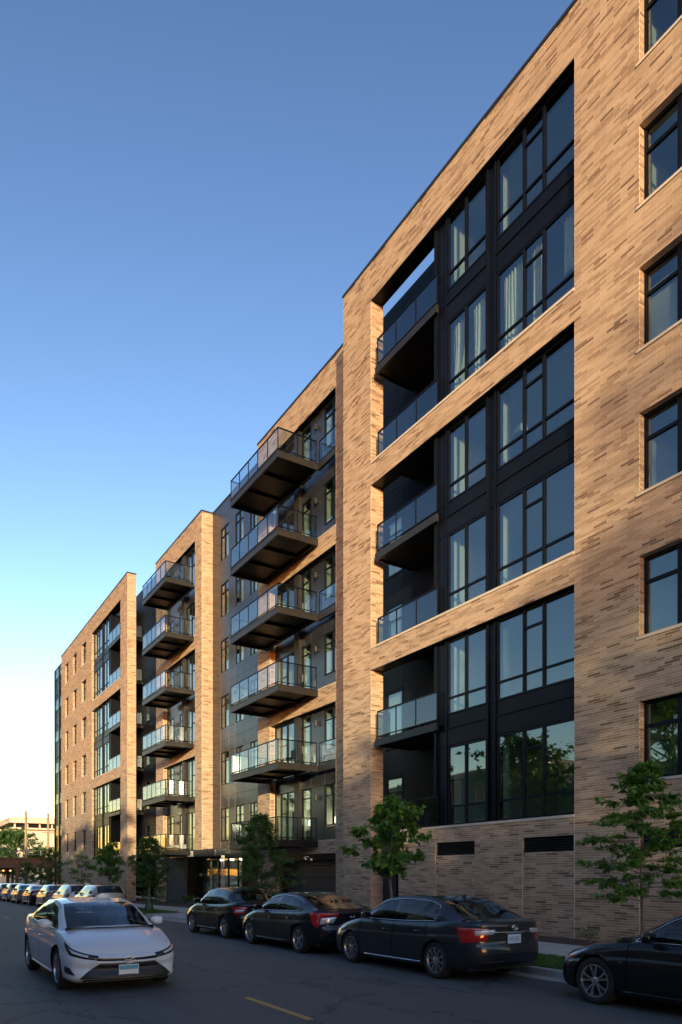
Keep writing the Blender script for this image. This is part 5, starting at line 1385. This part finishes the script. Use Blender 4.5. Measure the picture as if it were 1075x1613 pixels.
tree('shade_poplar', 'very tall slim poplar added out of view to dapple the near wall with shade', (-9.0, -40.5, 0.1), 24.0, 0.30, 0.30, [(0, 1.8), (0.4, 2.6), (0.8, 1.8), (1, 0.5)], 40, 0.36, 3200, 0.6, 'leaf_dark', 177, 0.9, 0.3, OT, 5, 1.2)  # unseen tree, added so its sparse crown breaks up sunlight on the upper wall
# ------------------------------------------------------------------ across the street: row houses (reflections and shade)
def row_house(label, y0, y1, h, mat, storeys):
    x1, x0 = -10.0, -22.0
    root = empty('row_house', (x1, (y0 + y1) / 2, 0), label, 'house', 'row houses across the road')
    MB().box(x0, x1, y0, y1, 0, h).build('wall', mat, root)
    MB().box(x1 - 0.1, x1 + 0.25, y0 - 0.05, y1 + 0.05, h - 0.35, h + 0.05).build('cornice', 'stone', root)
    MB().box(x0 - 0.1, x1 - 0.11, y0 + 0.1, y1 - 0.1, h + 0.002, h + 0.12).build('roof', 'roof_felt', root)
    fh = h / storeys; n = max(2, int((y1 - y0) / 2.6))
    for s in range(storeys):
        for k in range(n):
            yc = y0 + (k + 0.5) * (y1 - y0) / n; z = s * fh + fh * 0.28
            if s == 0 and k == 0:
                d = MB().box(x1 + 0.002, x1 + 0.06, yc - 0.55, yc + 0.55, 0.6, 2.9).build('door', 'timber', root)
                MB().box(x1 + 0.061, x1 + 0.1, yc + 0.38, yc + 0.42, 1.6, 1.75).build('handle', 'aluminium', d)
                MB().box(x1, x1 + 1.1, yc - 0.8, yc + 0.8, 0.0, 0.55).build('step', 'concrete', root)
                continue
            w = MB(); w.box(x1 + 0.002, x1 + 0.05, yc - 0.55, yc + 0.55, z, z + 0.08); w.box(x1 + 0.002, x1 + 0.05, yc - 0.55, yc + 0.55, z + fh * 0.55, z + fh * 0.55 + 0.08)
            w.box(x1 + 0.002, x1 + 0.05, yc - 0.55, yc - 0.48, z + 0.08, z + fh * 0.55); w.box(x1 + 0.002, x1 + 0.05, yc + 0.48, yc + 0.55, z + 0.08, z + fh * 0.55)
            f = w.build('window', 'white_plastic', root)
            MB().box(x1 + 0.004, x1 + 0.02, yc - 0.48, yc + 0.48, z + 0.08, z + fh * 0.55).build('pane', 'gloss_black', f)
for (a, b, h, m_, s, lab) in ((-62, -45, 8.6, 'house_brick', 3, 'wide brick house across the road behind the camera'), (-43, -34.5, 8.2, 'render_wall', 3, 'pale rendered house across the road next to the wide brick one'),
                              (-32.5, -25, 8.4, 'house_brick', 3, 'three storey brick house across the road'), (-23, -15.5, 9.2, 'render_wall', 3, 'pale house across the road behind the camera'),
                              (-13.5, -6, 9.4, 'house_brick', 3, 'brick house just behind the camera across the road'), (-4, 4, 9.2, 'render_wall', 3, 'pale house straight across from the camera'),
                              (6, 14, 9.2, 'house_brick', 3, 'brick house across from the grey sedan'), (16, 24, 8.6, 'render_wall', 3, 'pale house across from the garage'), (26, 35, 9.0, 'house_brick', 3, 'brick house across from the entrance'), (37, 49, 10.5, 'dark_block', 3, 'grey house across from the far parked row'), (51, 66, 11.0, 'house_brick', 3, 'long brick house across from the far brick block'), (68, 104, 10.0, 'dark_block', 3, 'long grey building across the road beside the viaduct')):
    row_house(lab, a, b, h, m_, s)

# ------------------------------------------------------------------ end of the street: viaduct, poles, far building, trees
vd = empty('railway_viaduct', (14.9, 113, 0), 'rust brown steel railway viaduct crossing the far end of the street', 'bridge')
MB().box(-30, 60, 108.0, 108.35, 2.85, 4.15).build('girder', 'rust_steel', vd); MB().box(-30, 60, 117.6, 118.0, 2.85, 4.15).build('girder', 'rust_steel', vd)
MB().box(-30, 60, 107.8, 107.99, 4.02, 4.22).build('flange', 'rust_steel', vd); MB().box(-30, 60, 107.8, 107.99, 2.80, 2.95).build('flange', 'rust_steel', vd)
MB().box(-30, 60, 108.36, 117.59, 3.6, 4.1).build('deck', 'rust_steel', vd)
for k in range(24): MB().box(-29 + k * 3.7, -28.9 + k * 3.7, 107.9, 107.999, 2.96, 4.01).build('stiffener', 'rust_steel', vd)
for x in (-6.5, 2.0, 10.6, 14.95, 21.0, 28.0):
    for y in (108.2, 117.5): MB().box(x - 0.22, x + 0.22, y - 0.2, y + 0.2, -1.2, 2.845).build('column', 'rust_steel', vd)
MB().box(22, 60, 117.6, 118.6, -1.2, 2.84).build('abutment', 'concrete', vd)
rl_ = MB()
for z in (4.7, 5.25): rl_.tube([(-30, 108.1, z), (60, 108.1, z)], 0.03, 6)
for k in range(30): rl_.tube([(-30 + k * 3, 108.1, 4.1), (-30 + k * 3, 108.1, 5.25)], 0.03, 6)
rl_.build('railing', 'aluminium', vd)
for i, x in enumerate((13.35, 14.25)):
    l = empty('underpass_lamp', (x, 109.6, 2.5), 'orange glowing lamp under the viaduct, ' + ('left one' if i == 0 else 'right one'), 'lamp', 'lamps under the viaduct')
    MB().lathe([(2.35, 0.0), (2.33, 0.10), (2.42, 0.17), (2.52, 0.10), (2.54, 0)], (x, 109.6, 0), 'z', 14).build('bulb', 'lamp_glow', l, smooth=True)
    MB().tube([(x, 109.6, 2.54), (x, 109.6, 3.6)], 0.03, 6).build('stem', 'dark_metal', l)
def pole(x, y, h, lab, arm):
    p = empty('utility_pole', (x, y, 0), lab, 'pole', 'wooden utility poles behind the viaduct')
    MB().tube([(x, y, -1.1), (x, y, h * 0.5), (x + 0.03, y, h)], [0.22, 0.20, 0.17], 12).build('post', 'pole_wood', p, smooth=True)
    if arm: MB().box(x - 0.9, x + 0.9, y - 0.26, y - 0.16, h - 3.2, h - 3.05).build('cross_arm', 'pole_wood', p)
pole(18.10, 122, 11.9, 'bare wooden utility pole behind the viaduct, left one', False)
pole(21.39, 122, 11.7, 'wooden utility pole with cross arm close to the far building corner', True)
wire = MB()
for z, dz in ((11.5, 0.5), (10.9, 0.6)):
    wire.tube([(18.10 + (21.39 - 18.10) * t, 121.8, z - dz * 4 * t * (1 - t)) for t in np.linspace(0, 1, 8)], 0.02, 4)
    wire.tube([(-20 + (38.10) * t, 121.8, z + 1.5 * (1 - t) - 2.5 * 4 * t * (1 - t)) for t in np.linspace(0, 1, 14)], 0.02, 4)
tag(wire.build('overhead_wire', 'trim_black'), 'thin overhead wires strung between the utility poles', 'wire')
fb = empty('far_building', (25, 165, 0), 'pale sunlit industrial building with a dark gap under its roof, beyond the viaduct', 'building')
MB().box(21.0, 44, 160, 185, -1.2, 11.6).build('wall', 'render_wall', fb)
MB().box(22.0, 43, 161, 184, 11.6, 12.5).build('clerestory', 'dark_metal', fb)
for k in range(9): MB().box(21.6 + k * 2.4, 21.9 + k * 2.4, 160.6, 160.98, 11.602, 12.5).build('roof_post', 'render_wall', fb)
MB().box(20.6, 44.4, 159.6, 185.4, 12.5, 13.7).build('roof', 'render_wall', fb, bevel=0.1)
MB().box(20.9, 44, 159.8, 159.98, 11.0, 11.25).build('cornice', 'rust_steel', fb)
BT = 'trees beyond the viaduct'
tree('broad_tree', 'wide dark green tree rising behind the viaduct at the left edge', (17.0, 128, 0), 8.8, 0.25, 0.2, [(0, 3.0), (0.4, 4.4), (0.8, 3.0), (1, 0.8)], 46, 0.40, 11000, 0.6, 'leaf_dark', 201, 0.5, 0.3, BT, 6, 1.5)
tree('broad_tree', 'lower yellow green tree between the two utility poles', (21.2, 127, 0), 6.4, 0.2, 0.15, [(0, 1.8), (0.4, 2.6), (0.8, 1.7), (1, 0.4)], 34, 0.34, 5200, 0.6, 'leaf_bright', 202, 0.5, 0.3, BT, 6, 1.1)
tree('broad_tree', 'dark tree behind the viaduct, partly cut by the picture edge', (12.2, 126, 0), 7.6, 0.2, 0.25, [(0, 2.2), (0.4, 3.0), (0.8, 2.0), (1, 0.5)], 30, 0.34, 4000, 0.6, 'leaf_dark', 203, 0.5, 0.3, BT, 6, 1.2)

# ------------------------------------------------------------------ things inside the rooms and on the balconies
CG = 'curtains in the upper bay windows'
def curtain(y0, y1, z0, z1, lab, pinch=0.0, x=16.06, folds=7):
    rows = []
    for j in range(15):
        t = j / 14; z = z1 + (z0 - z1) * t; row = []
        k = 1 - pinch * math.exp(-((t - 0.68) / 0.2) ** 2)
        for i in range(folds * 8 + 1):
            s = i / (folds * 8); yy_ = y1 + (y0 - y1) * s * k
            row.append((x + 0.045 * math.sin(s * folds * 2 * math.pi) * (1 - 0.3 * t) + 0.02 * math.sin(s * 9 + t * 3), yy_, z))
        rows.append(row)
    o = MB().grid(rows).build('curtain', 'curtain_cloth', smooth=True); md = o.modifiers.new('thick', 'SOLIDIFY'); md.thickness = 0.006
    tag(o, lab, 'curtain', CG)
z0, z1 = 17.70, 20.25
curtain(17.85, 18.36, z0, z1, 'cream curtain in the far light of the narrower upper bay window', 0.45, folds=4)
curtain(16.68, 17.42, z0, z1, 'cream curtain in the near light of the narrower upper bay window', 0.2, folds=5)
curtain(15.15, 16.08, z0, z1, 'wide cream curtain at the far side of the wider upper bay window', 0.0, folds=7)
curtain(14.45, 14.92, z0, z1, 'gathered cream curtain behind the narrow middle light of the upper bay', 0.0, folds=4)
curtain(13.10, 13.75, 18.7, z1, 'swept back cream curtain at the near edge of the upper bay window', 0.5, folds=5)
def blind(y0, y1, z0, z1, lab):
    b = MB(); b.box(15.93, 15.937, y0, y1, z0, z1); o = b.build('roller_blind', 'blind_cloth')
    tag(o, lab, 'blind', 'roller blinds in the near column of windows')
blind(10.16, 10.95, 14.9, 16.35, 'pale roller blind in the far half of a near column window, fourth row')
blind(9.22, 10.06, 14.9, 16.7, 'pale roller blind in the near half of a near column window, fourth row')
lamp = empty('floor_lamp', (17.4, 17.55, FL[3]), 'white arc floor lamp standing inside the middle bay window', 'lamp')
zf = FL[3]
MB().lathe([(zf, 0), (zf, 0.16), (zf + 0.03, 0.16), (zf + 0.04, 0.0)], (17.4, 17.55, 0), 'z', 20).build('base', 'aluminium', lamp)
MB().tube([(17.4, 17.55, zf + 0.03), (17.38, 17.5, zf + 1.0), (17.3, 17.3, zf + 1.7), (17.2, 16.9, zf + 2.1), (17.1, 16.55, zf + 2.2), (17.0, 16.30, zf + 2.1)], 0.015, 8).build('arm', 'white_plastic', lamp, smooth=True)
MB().lathe([(zf + 1.78, 0.24), (zf + 2.05, 0.17), (zf + 2.09, 0.02), (zf + 2.04, 0.16), (zf + 1.78, 0.235)], (17.0, 16.25, 0), 'z', 24).build('lamp_shade', 'white_plastic', lamp, smooth=True)
for (x, y, lab) in ((17.75, 31.0, 'lit table lamp behind the lowest balcony door above the garage'), (17.75, 28.7, 'lit table lamp behind the lowest window above the garage')):
    t = empty('table_lamp', (x, y, FL[0]), lab, 'lamp', 'lit table lamps on the lowest flat floor')
    MB().box(x - 0.2, x + 0.2, y - 0.2, y + 0.2, FL[0], FL[0] + 0.6).build('stand', 'timber', t)
    MB().tube([(x, y, FL[0] + 0.6), (x, y, FL[0] + 0.9)], 0.03, 8).build('stem', 'aluminium', t)
    MB().lathe([(FL[0] + 0.85, 0.17), (FL[0] + 1.12, 0.13), (FL[0] + 1.12, 0.125), (FL[0] + 0.85, 0.165)], (x, y, 0), 'z', 20).build('lamp_shade', 'shade_glow', t, smooth=True)
# balcony furniture
pb = empty('wooden_planter', (15.4, 45.7, FL[0]), 'orange brown slatted wooden box on the lowest balcony over the entrance', 'planter')
for k in range(5): MB().box(15.15, 15.75, 45.42, 46.0, FL[0] + 0.02 + k * 0.16, FL[0] + 0.165 + k * 0.16).build('slat', 'timber', pb, bevel=0.008)
def chair(x, y, z, rot, lab):
    c = empty('balcony_chair', (x, y, z), lab, 'chair', 'chairs on the balconies')
    MB().box(x - 0.24, x + 0.24, y - 0.24, y + 0.24, z + 0.40, z + 0.44).build('seat', 'dark_metal', c)
    MB().box(x + 0.20, x + 0.24, y - 0.24, y + 0.24, z + 0.441, z + 0.85).build('backrest', 'dark_metal', c)
    for sx in (-0.22, 0.22):
        for sy in (-0.22, 0.22): MB().tube([(x + sx, y + sy, z), (x + sx, y + sy, z + 0.4)], 0.015, 6).build('leg', 'dark_metal', c)
for n, (x, y) in enumerate(((16.2, 30.4), (16.1, 32.6))): chair(x, y, FL[n + 1], 0, ['dark chair on the second lowest balcony above the garage', 'dark chair on the third lowest balcony above the garage'][n])
chair(16.3, 48.0, FL[2], 0, 'dark chair on a middle balcony above the entrance'); chair(16.9, 21.6, FL[1], 0, 'dark chair in the lower loggia of the near block')
sc_ = empty('security_camera', (16.9, 29.9, 2.6), 'small white security camera under the lowest balcony by the garage', 'camera')
MB().tube([(16.98, 29.9, 2.70), (16.80, 29.9, 2.72), (16.72, 29.85, 2.66)], 0.025, 8).build('bracket', 'white_plastic', sc_)
MB().tube([(16.78, 30.0, 2.66), (16.66, 29.62, 2.60)], [0.05, 0.045], 12).build('housing', 'white_plastic', sc_, smooth=True)
MB().lathe([(2.50, 0.0), (2.51, 0.05), (2.57, 0.07), (2.62, 0.06), (2.62, 0)], (16.80, 29.35, 0), 'z', 14).build('dome', 'white_plastic', sc_, smooth=True)
